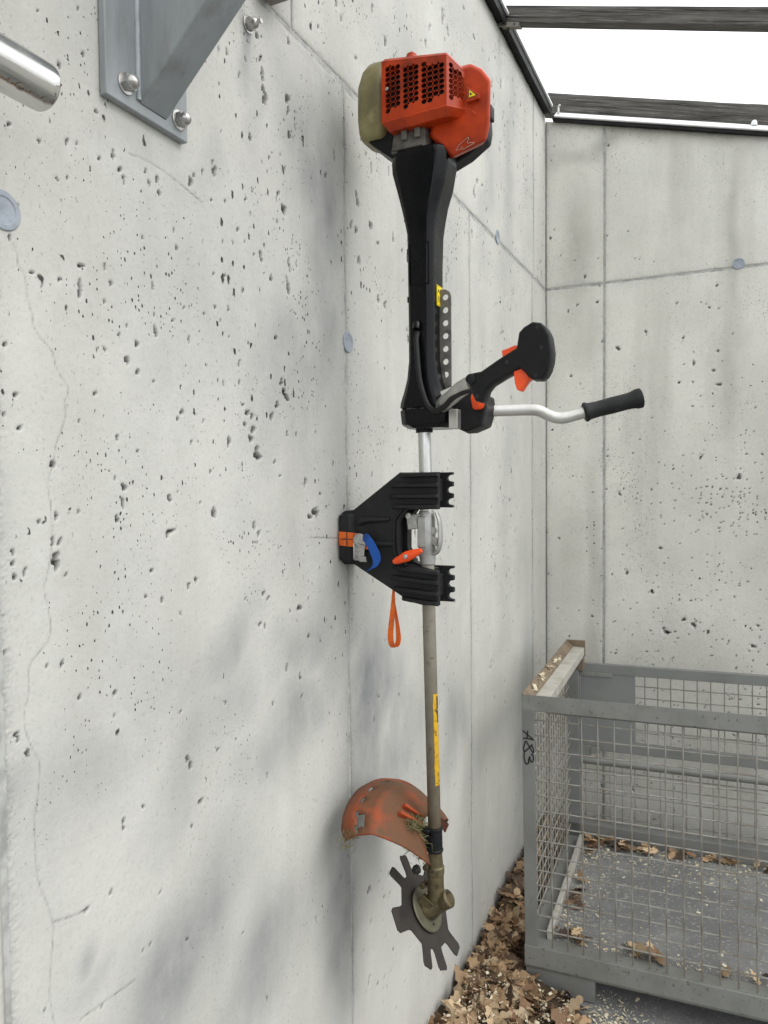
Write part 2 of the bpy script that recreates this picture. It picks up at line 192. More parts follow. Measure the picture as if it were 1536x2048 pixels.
def timber_mat():
    k = NT('weathered_timber')
    rm = k.n('ShaderNodeMapping'); rm.inputs['Rotation'].default_value = (0, R(-15.6), 0); k.l(k.tc.outputs['Object'], rm.inputs[0]); co = rm.outputs[0]
    g = k.noise(9, 7, .72, (.30, 8, 8), co); f = k.noise(34, 5, .75, (.16, 8, 8), co); kn = k.noise(3.2, 2, .5, (1.4, 3, 3), co)
    c = k.mix(k.ramp(g, .34, .68), (.016, .015, .014), (.15, .14, .125))
    c = k.mix(k.ramp(f, .55, .7, 0, .9), c, (.30, .285, .26))
    c = k.mix(k.ramp(kn, .70, .76), c, (.015, .013, .012))
    k.base(c); k.set(.85, 0, .3); k.normal(k.bump(f, .7, .003, k.bump(g, .6, .004))); return k.m
M['timber'] = timber_mat()
def guard_mat():
    k = NT('dusty_orange_guard')
    o = k.mix(k.ramp(k.noise(9, 5, .6), .4, .7), srgb('#b8441a'), srgb('#8f3412'))
    d = k.mix(k.ramp(k.noise(26, 5, .65), .35, .7), srgb('#6b4430'), srgb('#594631'))
    f = k.math('MULTIPLY', k.ramp(k.attr('dust'), 0, 1, .5, 1.3), k.ramp(k.noise(12, 6, .65), .3, .6, .45, 1.0))
    c = k.mix(k.math('MINIMUM', f, 1), o, d); c = k.mix(k.ramp(k.noise(120, 4, .6), .62, .72, 0, .7), c, srgb('#4f4030'))
    k.base(c); k.set(.66, 0, .25); k.normal(k.bump(k.noise(260, 4, .6), .35, .0008)); return k.m
M['guard'] = guard_mat()
def tube_mat():
    k = NT('soiled_tube')
    sx = k.n('ShaderNodeSeparateXYZ'); k.l(k.tc.outputs['Object'], sx.inputs[0])
    n = k.noise(26, 6, .65); low = k.ramp(k.math('ADD', sx.outputs['Z'], k.math('MULTIPLY', n, .35)), .42, 1.12, 1, 0)
    c = k.mix(k.ramp(k.noise(8, 4), .35, .65), (.33, .315, .27), (.24, .22, .175)); c = k.mix(low, c, (.085, .064, .038))
    c = k.mix(k.ramp(k.noise(55, 5, .65), .58, .74), c, (.085, .068, .045)); k.base(c); k.set(.55, .2, .35); k.normal(k.bump(k.noise(300, 4, .6), .3, .0006)); return k.m
M['dirty_tube'] = tube_mat()

# ------------------------------------------------------------------ builders
def thing(name, label, cat, loc=(0, 0, 0), group=None):
    o = bpy.data.objects.new(name, None); COL.objects.link(o); o.location = loc; o.empty_display_size = .1
    o['label'] = label; o['category'] = cat; o['origin'] = tuple(loc)
    if group: o['group'] = group
    return o
def root_origin(p):
    while p is not None:
        if 'origin' in p: return Vector(p['origin'])
        p = p.parent
    return Vector((0, 0, 0))
def tag(o, label, cat, group=None):
    o['label'] = label; o['category'] = cat
    if group: o['group'] = group
    return o
def obj(name, bm, mat, parent=None, smooth=35, bevel=0, segs=2, kind=None, label=None, recalc=True):
    """links bm (world coordinates) as one mesh object under parent"""
    if isinstance(bm, bmesh.types.BMesh):
        if recalc: bmesh.ops.recalc_face_normals(bm, faces=bm.faces)
        me = bpy.data.meshes.new(name); bm.to_mesh(me); bm.free()
    else: me = bm
    og = root_origin(parent)
    if og.length: me.transform(Matrix.Translation(-og))
    mats = mat if isinstance(mat, (list, tuple)) else [mat]
    for m_ in mats: me.materials.append(m_)
    if smooth:
        me.polygons.foreach_set('use_smooth', [True] * len(me.polygons)); me.set_sharp_from_angle(angle=R(smooth))
    o = bpy.data.objects.new(name, me); COL.objects.link(o)
    if parent: o.parent = parent
    if bevel:
        b = o.modifiers.new('edge', 'BEVEL'); b.width = bevel; b.segments = segs; b.limit_method = 'ANGLE'; b.angle_limit = R(35); b.harden_normals = False
    if kind: o['kind'] = kind
    if label: o['label'] = label
    return o
def share(name, src, parent, loc, rot=None):
    o = bpy.data.objects.new(name, src.data); COL.objects.link(o); o.parent = parent; o.location = loc
    if rot: o.rotation_euler = rot
    return o
def BM(): return bmesh.new()
def ring_faces(bm, rings, cap=True, closed=True):
    vr = [[bm.verts.new(p) for p in r] for r in rings]; n = len(vr[0])
    for a, b in zip(vr, vr[1:]):
        for i in range(n if closed else n - 1): bm.faces.new((a[i], a[(i + 1) % n], b[(i + 1) % n], b[i]))
    if cap and closed: bm.faces.new(vr[0][::-1]); bm.faces.new(vr[-1])
    return vr
def box(bm, a, b):
    x0, y0, z0 = a; x1, y1, z1 = b
    ring_faces(bm, [[(x0, y0, z0), (x1, y0, z0), (x1, y1, z0), (x0, y1, z0)], [(x0, y0, z1), (x1, y0, z1), (x1, y1, z1), (x0, y1, z1)]])
    return bm
def obox(bm, c, ax, ay, az):
    c, ax, ay, az = map(Vector, (c, ax, ay, az))
    ring_faces(bm, [[c + sx * ax + sy * ay + sz * az for sx, sy in ((-1, -1), (1, -1), (1, 1), (-1, 1))] for sz in (-1, 1)])
    return bm
def frame_of(d):
    d = Vector(d).normalized(); h = Vector((0, 0, 1)) if abs(d.z) < .9 else Vector((1, 0, 0))
    a = d.cross(h).normalized(); return a, d.cross(a).normalized()
def cyl(bm, a, b, r0, r1=None, n=20, cap=True):
    a, b = Vector(a), Vector(b); r1 = r0 if r1 is None else r1; p, q = frame_of(b - a)
    ring_faces(bm, [[c + (p * math.cos(t) + q * math.sin(t)) * r for t in [2 * math.pi * i / n for i in range(n)]] for c, r in ((a, r0), (b, r1))], cap)
    return bm
def lathe(bm, a, d, prof, n=24):
    """prof: (distance along d, radius)"""
    a, d = Vector(a), Vector(d).normalized(); p, q = frame_of(d)
    ring_faces(bm, [[a + d * s + (p * math.cos(t) + q * math.sin(t)) * max(r, 1e-4) for t in [2 * math.pi * i / n for i in range(n)]] for s, r in prof])
    return bm
def smooth_path(pts, k=6):
    pts = [Vector(p) for p in pts]; out = []
    for i in range(len(pts) - 1):
        p0, p1, p2, p3 = pts[max(i - 1, 0)], pts[i], pts[i + 1], pts[min(i + 2, len(pts) - 1)]
        for j in range(k):
            t = j / k
            out.append(.5 * ((2 * p1) + (p2 - p0) * t + (2 * p0 - 5 * p1 + 4 * p2 - p3) * t * t + (3 * p1 - p0 - 3 * p2 + p3) * t ** 3))
    out.append(pts[-1]); return out
def tube(bm, pts, r, n=12, k=6, flat=1.0, up=None):
    P = smooth_path(pts, k) if k > 1 else [Vector(p) for p in pts]
    rs = r if callable(r) else (lambda t: r)
    a = None; rings = []
    for i, p in enumerate(P):
        d = (P[min(i + 1, len(P) - 1)] - P[max(i - 1, 0)]).normalized()
        if a is None:
            a = frame_of(d)[0] if up is None else (Vector(up) - d * Vector(up).dot(d)).normalized()
        else: a = (a - d * a.dot(d)).normalized()
        b = d.cross(a); rr = rs(i / (len(P) - 1))
        rings.append([p + (a * math.cos(t) + b * math.sin(t) * flat) * rr for t in [2 * math.pi * j / n for j in range(n)]])
    ring_faces(bm, rings); return bm
def ribbon(bm, pts, w, th, wdir, k=6):
    """flat webbing: width w along wdir, thickness th"""
    P = smooth_path(pts, k); W_ = [Vector(wdir(i / (len(P) - 1))).normalized() if callable(wdir) else Vector(wdir).normalized() for i in range(len(P))]
    rings = []
    for i, p in enumerate(P):
        d = (P[min(i + 1, len(P) - 1)] - P[max(i - 1, 0)]).normalized(); n_ = d.cross(W_[i]).normalized()
        ww = w(i / (len(P) - 1)) if callable(w) else w
        rings.append([p + W_[i] * (sx * ww / 2) + n_ * (sy * th / 2) for sx, sy in ((-1, -1), (1, -1), (1, 1), (-1, 1))])
    ring_faces(bm, rings); return bm
def plate(bm, outer, holes, place, th):
    """flat plate with real holes; outline in 2-D, place(u, v, d) maps to the world, d = depth"""
    vs2, ed = [], []
    for lp in [outer] + list(holes):
        s = len(vs2); vs2 += [Vector(p) for p in lp]; ed += [(s + i, s + (i + 1) % len(lp)) for i in range(len(lp))]
    res = mgeo.delaunay_2d_cdt(vs2, ed, [], 1, 1e-7)
    V, F = res[0], res[2]
    if holes:
        bbs = [(min(p[0] for p in h), max(p[0] for p in h), min(p[1] for p in h), max(p[1] for p in h), h) for h in holes]
        def in_hole(f):
            cx_, cy_ = sum(V[i].x for i in f) / len(f), sum(V[i].y for i in f) / len(f)
            for a, b, c, d, h in bbs:
                if a < cx_ < b and c < cy_ < d:
                    ins = False; n = len(h)
                    for i in range(n):
                        (x1, y1), (x2, y2) = h[i], h[(i + 1) % n]
                        if (y1 > cy_) != (y2 > cy_) and cx_ < (x2 - x1) * (cy_ - y1) / (y2 - y1) + x1: ins = not ins
                    if ins: return True
            return False
        F = [f for f in F if not in_hole(f)]
    top = [bm.verts.new(place(v.x, v.y, 0)) for v in V]; bot = [bm.verts.new(place(v.x, v.y, th)) for v in V]
    cnt = {}
    for f in F:
        bm.faces.new([top[i] for i in f]); bm.faces.new([bot[i] for i in reversed(f)])
        for i in range(len(f)):
            e = (f[i], f[(i + 1) % len(f)]); cnt[tuple(sorted(e))] = (cnt.get(tuple(sorted(e)), (0,))[0] + 1, e)
    for c_, (a, b) in cnt.values():
        if c_ == 1: bm.faces.new((top[b], top[a], bot[a], bot[b]))
    return bm
def circle(cx, cy, r, n=12, ph=0, ry=None): return [(cx + r * math.cos(ph + 2 * math.pi * i / n), cy + (ry or r) * math.sin(ph + 2 * math.pi * i / n)) for i in range(n)]
def xz(y0): return lambda u, v, d: (u, y0 + d, v)
def text_bm(s, size, place, ext=.0006):
    cu = bpy.data.curves.new('text', 'FONT'); cu.body = s; cu.size = size; cu.extrude = 0; cu.align_x = 'CENTER'; cu.align_y = 'CENTER'; cu.resolution_u = 3
    t = bpy.data.objects.new('text', cu); me = bpy.data.meshes.new_from_object(t); bpy.data.objects.remove(t); bpy.data.curves.remove(cu)
    bm = BM(); bm.from_mesh(me); bpy.data.meshes.remove(me)
    r_ = bmesh.ops.extrude_face_region(bm, geom=bm.faces[:])
    nv = {g for g in r_['geom'] if isinstance(g, bmesh.types.BMVert)}
    for v in bm.verts: v.co = Vector(place(v.co.x, v.co.y, -ext if v in nv else 0))
    return bm
rng = random.Random(7); nr = np.random.default_rng(11)

# ------------------------------------------------------------------ ground
G0 = -.05
def grid_axis(a, b, s, fine): return sorted(set([-60, -25, -12, -6, -3] + list(np.arange(a, b, s)) + [6, 12, 25, 60]))
def ground():
    xs = grid_axis(-2, 2.4, .08, 1); ys = grid_axis(-1, 4.4, .08, 1); bm = BM()
    vv = [[bm.verts.new((x, y, G0 + (.006 * mnoise.noise((x * 2, y * 2, 0)) if abs(x) < 5 and abs(y) < 5 else 0))) for x in xs] for y in ys]
    for j in range(len(ys) - 1):
        for i in range(len(xs) - 1): bm.faces.new((vv[j][i], vv[j][i + 1], vv[j + 1][i + 1], vv[j + 1][i]))
    o = obj('ground', bm, M['asphalt']); o['kind'] = 'structure'
ground()

# ------------------------------------------------------------------ concrete walls: dense panels with real air holes, recessed joints, cracks
def panel(name, parent, mat, us, v0, vtop, dv, place, pits, stains_shades, lines, n_rand, seed, rnd_size, round_=False):
    g = np.random.default_rng(seed); us = np.asarray(us, float); nu = len(us)
    vt = np.array([vtop(u) for u in us]) if callable(vtop) else np.full(nu, float(vtop))
    nv = int(round((vt.max() - v0) / dv)) + 1; t = np.linspace(0, 1, nv)[:, None]
    U = np.broadcast_to(us[None, :], (nv, nu)).copy(); V = v0 + t * (vt - v0)[None, :]
    Hh = np.zeros((nv, nu)); D = np.zeros((nv, nu)); S = np.zeros((nv, nu))
    u0, u1, v1 = us[0], us[-1], vt.max()
    P = [p + (None,) for p in pits if u0 < p[0] < u1 and v0 < p[1] < v1]
    cl = [(g.uniform(u0, u1), g.uniform(v0, v1)) for _ in range(max(1, int(n_rand / 28)))]
    for i in range(n_rand):
        if g.random() < .5: c = cl[g.integers(len(cl))]; pu, pv = g.normal(c[0], .07), g.normal(c[1], .12)
        else: pu, pv = g.uniform(u0, u1), g.uniform(v0, v1)
        s = rnd_size * float(np.exp(g.normal(0, .42)))
        P.append((pu, pv, s * g.uniform(.6, .95), s * (g.uniform(.8, 1.3) if round_ else g.uniform(1.1, 3.2)), 1))
    for p in P:
        pu, pv, hu, hv = p[:4]
        if p[4] is None: hu *= .60; hv *= .74
        hu = max(hu, .0019); hv = max(hv, .0022); m = 1.7 * max(hu, hv)
        i0, i1 = np.searchsorted(us, [pu - m, pu + m]); k = (v1 - v0)
        j0 = int(max(0, (pv - m - v0) / k * (nv - 1))); j1 = int(min(nv, (pv + m - v0) / k * (nv - 1) + 2))
        if i1 - i0 < 1 or j1 - j0 < 1: continue
        a = g.uniform(-.35, .35) if not round_ else g.uniform(-1.5, 1.5); du = U[j0:j1, i0:i1] - pu; dvv = V[j0:j1, i0:i1] - pv
        x = (du * math.cos(a) + dvv * math.sin(a)) / hu; y = (-du * math.sin(a) + dvv * math.cos(a)) / hv
        th = np.arctan2(y, x); f1, f2, f3 = g.uniform(0, 6.3, 3)
        rr = np.hypot(x, y) / (1 + .26 * np.sin(2 * th + f1) + .18 * np.sin(3 * th + f2) + .12 * np.sin(5 * th + f3))
        w = np.clip((1.05 - rr) * 4.5, 0, 1); dep = min(.011, .0028 + 1.1 * min(hu, hv))
        Hh[j0:j1, i0:i1] = np.minimum(Hh[j0:j1, i0:i1], -dep * w)
        big = min(1., max(hu, hv) / .012)
        D[j0:j1, i0:i1] = np.maximum(D[j0:j1, i0:i1], w * np.clip(1. - .25 * big * g.random() - .25 * (y > .2) * big, .4, 1))
        # pale chipped rim under the hole
    for s in stains_shades:
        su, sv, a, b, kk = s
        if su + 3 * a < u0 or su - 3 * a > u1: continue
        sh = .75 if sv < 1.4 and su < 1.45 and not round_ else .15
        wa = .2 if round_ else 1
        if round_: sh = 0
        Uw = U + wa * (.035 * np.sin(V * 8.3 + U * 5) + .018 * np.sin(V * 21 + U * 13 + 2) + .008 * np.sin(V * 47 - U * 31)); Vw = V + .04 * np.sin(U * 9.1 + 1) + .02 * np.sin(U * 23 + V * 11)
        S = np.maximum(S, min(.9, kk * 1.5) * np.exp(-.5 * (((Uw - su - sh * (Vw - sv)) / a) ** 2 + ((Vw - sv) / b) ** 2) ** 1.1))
    for pts, w, dk in lines:
        pts = smooth_path([(p[0], p[1], 0) for p in pts], 5)
        for a, b in zip(pts, pts[1:]):
            i0, i1 = np.searchsorted(us, [min(a.x, b.x) - .01, max(a.x, b.x) + .01]); k = (v1 - v0)
            j0 = int(max(0, (min(a.y, b.y) - .01 - v0) / k * (nv - 1))); j1 = int(max(0, min(nv, (max(a.y, b.y) + .01 - v0) / k * (nv - 1) + 2)))
            if i1 - i0 < 1 or j1 - j0 < 1: continue
            X, Y = U[j0:j1, i0:i1], V[j0:j1, i0:i1]; d = b - a; L2 = max(d.x ** 2 + d.y ** 2, 1e-9)
            tt = np.clip(((X - a.x) * d.x + (Y - a.y) * d.y) / L2, 0, 1)
            q = np.clip(1 - np.hypot(X - a.x - tt * d.x, Y - a.y - tt * d.y) / w, 0, 1)
            Hh[j0:j1, i0:i1] -= .0006 * q; D[j0:j1, i0:i1] = np.maximum(D[j0:j1, i0:i1], q * dk * g.uniform(.3, 1.1))
    # uneven, slightly crumbled panel edges
    eu = np.minimum(U - u0, u1 - U); ev = np.minimum(V - v0, vt[None, :] - V); e = np.minimum(eu, ev)
    wob = .006 + .004 * np.sin(V * 61 + seed) * np.sin(V * 23) + .004 * np.sin(U * 47 + seed)
    wob = wob + .0035 * g.standard_normal(Hh.shape)
    q = np.clip(1 - e / np.maximum(wob, .0015), 0, 1); Hh -= .003 * q; D = np.maximum(D, np.clip(.34 + .25 * np.sin(V * 13 + seed) * np.sin(U * 11), .1, .6) * q)
    q2 = np.exp(-(e / .02) ** 2) * g.uniform(0, .16, Hh.shape); D = np.maximum(D, q2)
    Hh += .0006 * np.sin(U * 9 + seed) * np.cos(V * 7)
    co = np.stack(place(U, V, Hh), -1).reshape(-1, 3)
    ids = np.arange(nv * nu).reshape(nv, nu)
    # rim going back to the core
    loop = np.concatenate([ids[0, :-1], ids[:-1, -1], ids[-1, :0:-1], ids[:0:-1, 0]]); nb = len(loop)
    Ur, Vr = U.reshape(-1)[loop], V.reshape(-1)[loop]
    co = np.concatenate([co, np.stack(place(Ur, Vr, np.full(nb, -.013)), -1)])
    rid = nv * nu + np.arange(nb)
    q1 = np.stack([ids[:-1, :-1], ids[:-1, 1:], ids[1:, 1:], ids[1:, :-1]], -1).reshape(-1, 4)
    qr = np.stack([loop, rid, np.roll(rid, -1), np.roll(loop, -1)], -1)
    F = np.concatenate([q1, qr]).astype(np.int32)
    co = co - np.array(root_origin(parent))
    me = bpy.data.meshes.new(name); me.vertices.add(len(co)); me.vertices.foreach_set('co', co.astype(np.float32).ravel())
    me.loops.add(F.size); me.loops.foreach_set('vertex_index', F.ravel()); me.polygons.add(len(F))
    me.polygons.foreach_set('loop_start', np.arange(0, F.size, 4, dtype=np.int32))
    me.update(calc_edges=True)
    for nm, A in (('dirt', D), ('stain', S)):  # dirt holds grime plus the shade painted inside the holes
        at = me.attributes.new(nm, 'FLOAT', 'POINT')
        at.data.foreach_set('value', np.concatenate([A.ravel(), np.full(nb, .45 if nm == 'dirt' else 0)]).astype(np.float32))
    me.polygons.foreach_set('use_smooth', np.ones(len(F), bool)); me.materials.append(mat)
    o = bpy.data.objects.new(name, me); COL.objects.link(o); o.parent = parent
    return o

ZJ, ZTOP, YC, GAP = 2.541, 3.34, 3.533, .0032
bm = box(BM(), (-.25, -3.2, G0 - .3), (-.014, YC + .25, ZTOP))
wall_a = tag(obj('concrete_wall', bm, M['core'], smooth=0), 'long pitted concrete wall with dark coping that the brush cutter hangs on', 'wall', 'concrete walls of the yard')
pa = lambda U, V, H: (H, U, V)
EXTRA = [(1.57, 1.16, .06, .17, .62), (1.62, .98, .045, .13, .5), (1.75, 1.0, .05, .2, .3), (1.43, 2.32, .06, .16, .5), (1.37, 2.0, .06, .3, .34), (1.46, .72, .05, .2, .45), (1.28, 1.95, .20, .40, .16), (1.40, 2.25, .07, .2, .3), (1.33, 1.9, .05, .25, .22), (.78, 1.25, .16, .10, .1), (1.15, 1.55, .2, .12, .1), (1.147, 2.40, .018, .07, .4), (1.16, 2.3, .03, .1, .2), (1.0, 2.14, .05, .05, .2), (2.9, 2.9, .06, .4, .25), (2.6, 2.75, .05, .4, .18), (1.9, 2.6, .08, .2, .18), (2.05, 2.25, .1, .2, .15), (2.85, 1.7, .08, .5, .15), (3.1, .6, .1, .35, .35)]  # drips and grey patches, plus painted shadows of engine, holder and guard
def axis(a, b, s): return np.linspace(a, b, max(2, int(round((b - a) / s)) + 1))
cracks = [(CRACK, .0018, .42)] + [(s, .0022, .6) for s in SCRATCHES]
for k, (a, b, du, dv, n) in enumerate([(-3.2, -.29, .05, .05, 0), (-.29, .61, .008, .006, 20), (.61, 1.513, .0025, .0025, 90), (1.513, 2.403, .0042, .003, 150), (2.403, 3.264, .0065, .004, 130), (3.264, YC, .01, .0045, 60)]):
    panel('concrete_panel', wall_a, M['concrete_a'], axis(a + GAP, b - (GAP if b < YC else -.0015), du), G0 - .05, ZJ - GAP - .001, dv, pa, PITS_SIDE, STAINS_SHADOWS_SIDE + EXTRA, cracks, n, 20 + k, .0023)
for k, (a, b, du, dv, n) in enumerate([(-3.2, -.29, .05, .05, 0), (-.29, 1.30, .006, .005, 40), (1.30, 3.29, .0055, .004, 170), (3.29, YC, .01, .0045, 40)]):
    panel('concrete_panel', wall_a, M['concrete_a'], axis(a + (GAP if k != 2 else .0004), b - (GAP if k == 0 else .0004 if k == 1 else -.0015 if k == 3 else GAP), du), ZJ + GAP + .001, ZTOP, dv, pa, PITS_SIDE, STAINS_SHADOWS_SIDE + EXTRA, [], n, 40 + k, .0028)
W2TOP = lambda x: 3.324 - .277 * x
XE = 4.2
bm = BM(); ring_faces(bm, [[(-.014, y, G0 - .3), (XE, y, G0 - .3), (XE, y, W2TOP(XE)), (-.014, y, W2TOP(0))] for y in (YC + .014, YC + .25)])
wall_b = tag(obj('concrete_wall', bm, M['core'], smooth=0), 'concrete wall behind the wire cage, its top edge sloping down to the right under white trim', 'wall', 'concrete walls of the yard')
pb = lambda U, V, H: (U, YC - H, V)
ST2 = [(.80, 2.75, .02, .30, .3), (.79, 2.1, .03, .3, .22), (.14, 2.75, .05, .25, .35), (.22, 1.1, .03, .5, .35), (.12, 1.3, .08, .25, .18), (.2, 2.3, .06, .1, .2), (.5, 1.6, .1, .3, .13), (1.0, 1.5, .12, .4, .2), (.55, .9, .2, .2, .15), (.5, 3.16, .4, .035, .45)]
CL2 = [(nr.normal(.78, .14), nr.normal(1.55, .09), abs(nr.normal(.0022, .0007)) + .0012, abs(nr.normal(.0024, .001)) + .0012) for _ in range(150)] + \
      [(nr.uniform(.3, 1.0), nr.normal(.95, .22), abs(nr.normal(.0024, .0008)) + .0014, abs(nr.normal(.003, .001)) + .0014) for _ in range(130)]
for k, (a, b, n) in enumerate([(0, .265, 60), (.265, 1.165, 160), (1.165, 2.3, 30), (2.3, XE, 0)]):
    s = .005 if k < 2 else .03
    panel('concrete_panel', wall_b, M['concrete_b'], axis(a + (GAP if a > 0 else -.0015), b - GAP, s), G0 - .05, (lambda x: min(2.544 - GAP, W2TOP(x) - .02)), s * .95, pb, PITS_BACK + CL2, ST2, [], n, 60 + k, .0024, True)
for k, (a, b, n) in enumerate([(0, .265, 25), (.265, 1.165, 70), (1.165, 2.3, 10)]):
    s = .005 if k < 2 else .03
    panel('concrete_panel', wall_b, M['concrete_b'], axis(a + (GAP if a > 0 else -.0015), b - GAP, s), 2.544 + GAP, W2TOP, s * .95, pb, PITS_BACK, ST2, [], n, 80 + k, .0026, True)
# mortar strips filling the joints, slightly sunk
def strip(parent, a, b): obj('joint_strip', box(BM(), a, b), M['core'], parent, 0)
for y in (-.29, .61, 1.513, 2.403, 3.264): strip(wall_a, (-.0135, y - .007, G0 - .05), (-.0024, y + .007, ZJ - .0075))
strip(wall_a, (-.0135, 3.283, ZJ + .0075), (-.0024, 3.297, ZTOP - .001)); strip(wall_a, (-.0135, -3.2, ZJ - .007), (-.0024, YC - .0005, ZJ + .007))
for x in (.265, 1.165, 2.3): strip(wall_b, (x - .007, YC + .0024, G0 - .05), (x + .007, YC + .0135, min(2.5365, W2TOP(x) - .02)))
for x in (.265, 1.165, 2.3): strip(wall_b, (x - .007, YC + .0024, 2.5515), (x + .007, YC + .0135, W2TOP(x + .007) - .001))
strip(wall_b, (.0005, YC + .0024, 2.537), (2.7, YC + .0135, 2.551))
# plugs in the formwork tie holes
def plug(parent, c, n_, r, e=1.0):
    c, n_ = Vector(c), Vector(n_); bm = BM(); lathe(bm, c - n_ * .006, n_, [(0, r), (.0075, r), (.0085, r * .96), (.0085, r * .72), (.0072, r * .66), (.0072, r * .3), (.0064, r * .2), (.0064, 0)], 28)
    return obj('tie_hole_plug', bm, M['plug'], parent, 40)
plug(wall_a, (0, .632, 1.974), (1, 0, 0), .024); plug(wall_a, (0, 1.523, 1.965), (1, 0, 0), .024); plug(wall_a, (0, 2.732, 2.556), (1, 0, 0), .026)
plug(wall_b, (.818, YC, 2.559), (0, -1, 0), .024)
# copings
bm = BM(); ring_faces(bm, [[(-.27, y, ZTOP + .002), (.028, y, ZTOP + .002), (.028, y, ZTOP - .012), (.032, y, ZTOP - .012), (.034, y, ZTOP + .030), (-.27, y, ZTOP + .034)] for y in (-3.2, YC - .03)])
fl = obj('flashing', bm, M['flash_dark'], wall_a, 30)
bm = box(BM(), (.0345, -3.2, ZTOP + .021), (.042, YC - .045, ZTOP + .031)); obj('edge_strip', bm, M['flash_white'], fl, 0)
def sl2(x, y, h): return (x, y, W2TOP(x) + h)
bm = BM(); ring_faces(bm, [[sl2(x, YC + .27, .003), sl2(x, YC - .012, .003), sl2(x, YC - .012, -.006), sl2(x, YC - .03, -.006), sl2(x, YC - .03, .006), sl2(x, YC + .27, .006)] for x in (.036, XE)])
fb = obj('flashing', bm, M['flash_dark'], wall_b, 30)  # dark front edge stands in for the shadow gap under the trim
bm = BM(); ring_faces(bm, [[sl2(x, YC - .040, .0065), sl2(x, YC - .041, .010), sl2(x, YC + .012, .048), sl2(x, YC + .05, .05), sl2(x, YC + .05, .0065)] for x in (.046, XE)])
obj('edge_strip', bm, M['flash_white'], fb, 30)
bm = BM(); lathe(bm, sl2(.872, YC + .0, .040), (0, 0, 1), [(0, .012), (.012, .012), (.02, .008), (.023, 0)], 12); obj('cap_nut', bm, M['flash_white'], fb, 40)
bm = BM(); tube(bm, [sl2(.06, YC - .01, .032), sl2(.062, YC - .01, .062), sl2(.068, YC - .015, .072)], .005, 6, 3); obj('clip', bm, M['zinc'], fb, 40)

# ------------------------------------------------------------------ timbers over the wall tops
def rough_beam(name, a, b, ay, az, label, n=40, seed=0, grp='timbers above the walls', parent=None):
    """a, b end centres; ay, az half-size vectors"""
    a, b, ay, az = map(Vector, (a, b, ay, az)); bm = BM(); rings = []
    prof = [(-1, -.93), (-.93, -1), (.0, -1), (.93, -1), (1, -.93), (1, 0), (1, .93), (.93, 1), (0, 1), (-.93, 1), (-1, .93), (-1, 0)]
    for i in range(n + 1):
        c = a.lerp(b, i / n); q = []
        for (s, t) in prof:
            w = mnoise.noise((c.x * 9 + seed, s * 2 + c.y, t * 2 + c.z * 3)) * .05
            q.append(c + ay * (s + w * abs(s)) + az * (t + w * abs(t)))
        rings.append(q)
    ring_faces(bm, rings); o = obj(name, bm, M['timber'], parent, 30)
    if label: tag(o, label, 'beam', grp)
    return o
slope = Vector((1, 0, -.279)).normalized(); perp = Vector((.279, 0, 1)).normalized()
def on_slope(x0, z0, x, off=0): return Vector((x, 0, z0 - .279 * (x - x0)))
beam1 = rough_beam('timber_beam', (.012, 2.768, 3.376), (3.4, 2.768, 3.376 - .279 * 3.388), (0, .021, 0), perp * .0285, 'weathered upper rafter carried on a steel plate at the long wall, highest in view', 60, 3)
bm = BM(); P = lambda x, y, h: Vector((x, y, 3.376 - .279 * (x - .012))) + perp * h
ring_faces(bm, [[P(x, 2.746, -.0295), P(x, 2.79, -.0295), P(x, 2.79, -.034), P(x, 2.752, -.034), P(x, 2.752, -.046), P(x, 2.746, -.046)] for x in (-.01, .088)])
mp = obj('support_plate', bm, M['taupe'], beam1, 30)
bm = BM()
for x in (.03, .072): cyl(bm, P(x, 2.7445, -.037), P(x, 2.748, -.037), .003, n=10)
obj('screw', bm, M['soot'], mp, 40)
rough_beam('timber_beam', (-.06, 3.64, 3.458), (3.6, 3.64, 3.458 - .279 * 3.66), (0, .028, 0), perp * .047, 'weathered lower rafter running just above the white trim of the rear wall', 60, 9)
tag(rough_beam('timber_post', (-.06, 2.79, ZTOP + .0345), (-.06, 2.79, 4.3), (.058, 0, 0), (0, .045, 0), None, 20, 5), 'dark upright timber on the long wall at the left end of the upper rafter', 'post')

# ------------------------------------------------------------------ grey steel wall bracket, upper left
wb = thing('steel_wall_bracket', 'grey painted steel bracket with a slanting arm bolted high on the long wall', 'bracket', (0, .873, 2.2))
bm = box(BM(), (.0015, .789, 2.182), (.0135, .959, 2.75)); obj('base_plate', bm, M['grey_paint'], wb, 30, .0018)
bm = BM(); ring_faces(bm, [[(.0135, y, 2.196), (.55, y, 2.196 + .537 * .92), (.55, y, 2.75), (.0135, y, 2.75)] for y in (.853, .911)]); obj('arm', bm, M['grey_paint'], wb, 30, .003)
bm = BM(); tube(bm, [(.0145, .8505 + .0008 * (i % 2), 2.2 + i * .02) for i in range(27)], lambda t: .0042, 8, 2); obj('weld_seam', bm, M['weld'], wb, 60)
def dome_bolt(parent, c, r, name='dome_nut', stand=0):
    bm = BM(); c = Vector(c); lathe(bm, c, (1, 0, 0), [(0, r * 1.35), (.002, r * 1.35), (.0025, r * 1.2)], 24)
    w_ = obj('washer', bm, M['zinc'], parent, 40)
    bm = BM(); hexr = [[c + Vector((h, rr * math.cos(t), rr * math.sin(t))) for t in [math.pi / 3 * i + .3 for i in range(6)]] for h, rr in ((.0026, r * 1.06), (.0026 + r * .85, r * 1.06))]
    ring_faces(bm, hexr)
    lathe(bm, c + Vector((.0026 + r * .8, 0, 0)), (1, 0, 0), [(0, r * .93)] + [(r * 1.0 * math.sin(a) * .95, r * .93 * math.cos(a)) for a in [i * .19 for i in range(1, 8)]] + [(r * .96, 0)], 20)
    return obj(name, bm, M['zinc'], w_, 35)
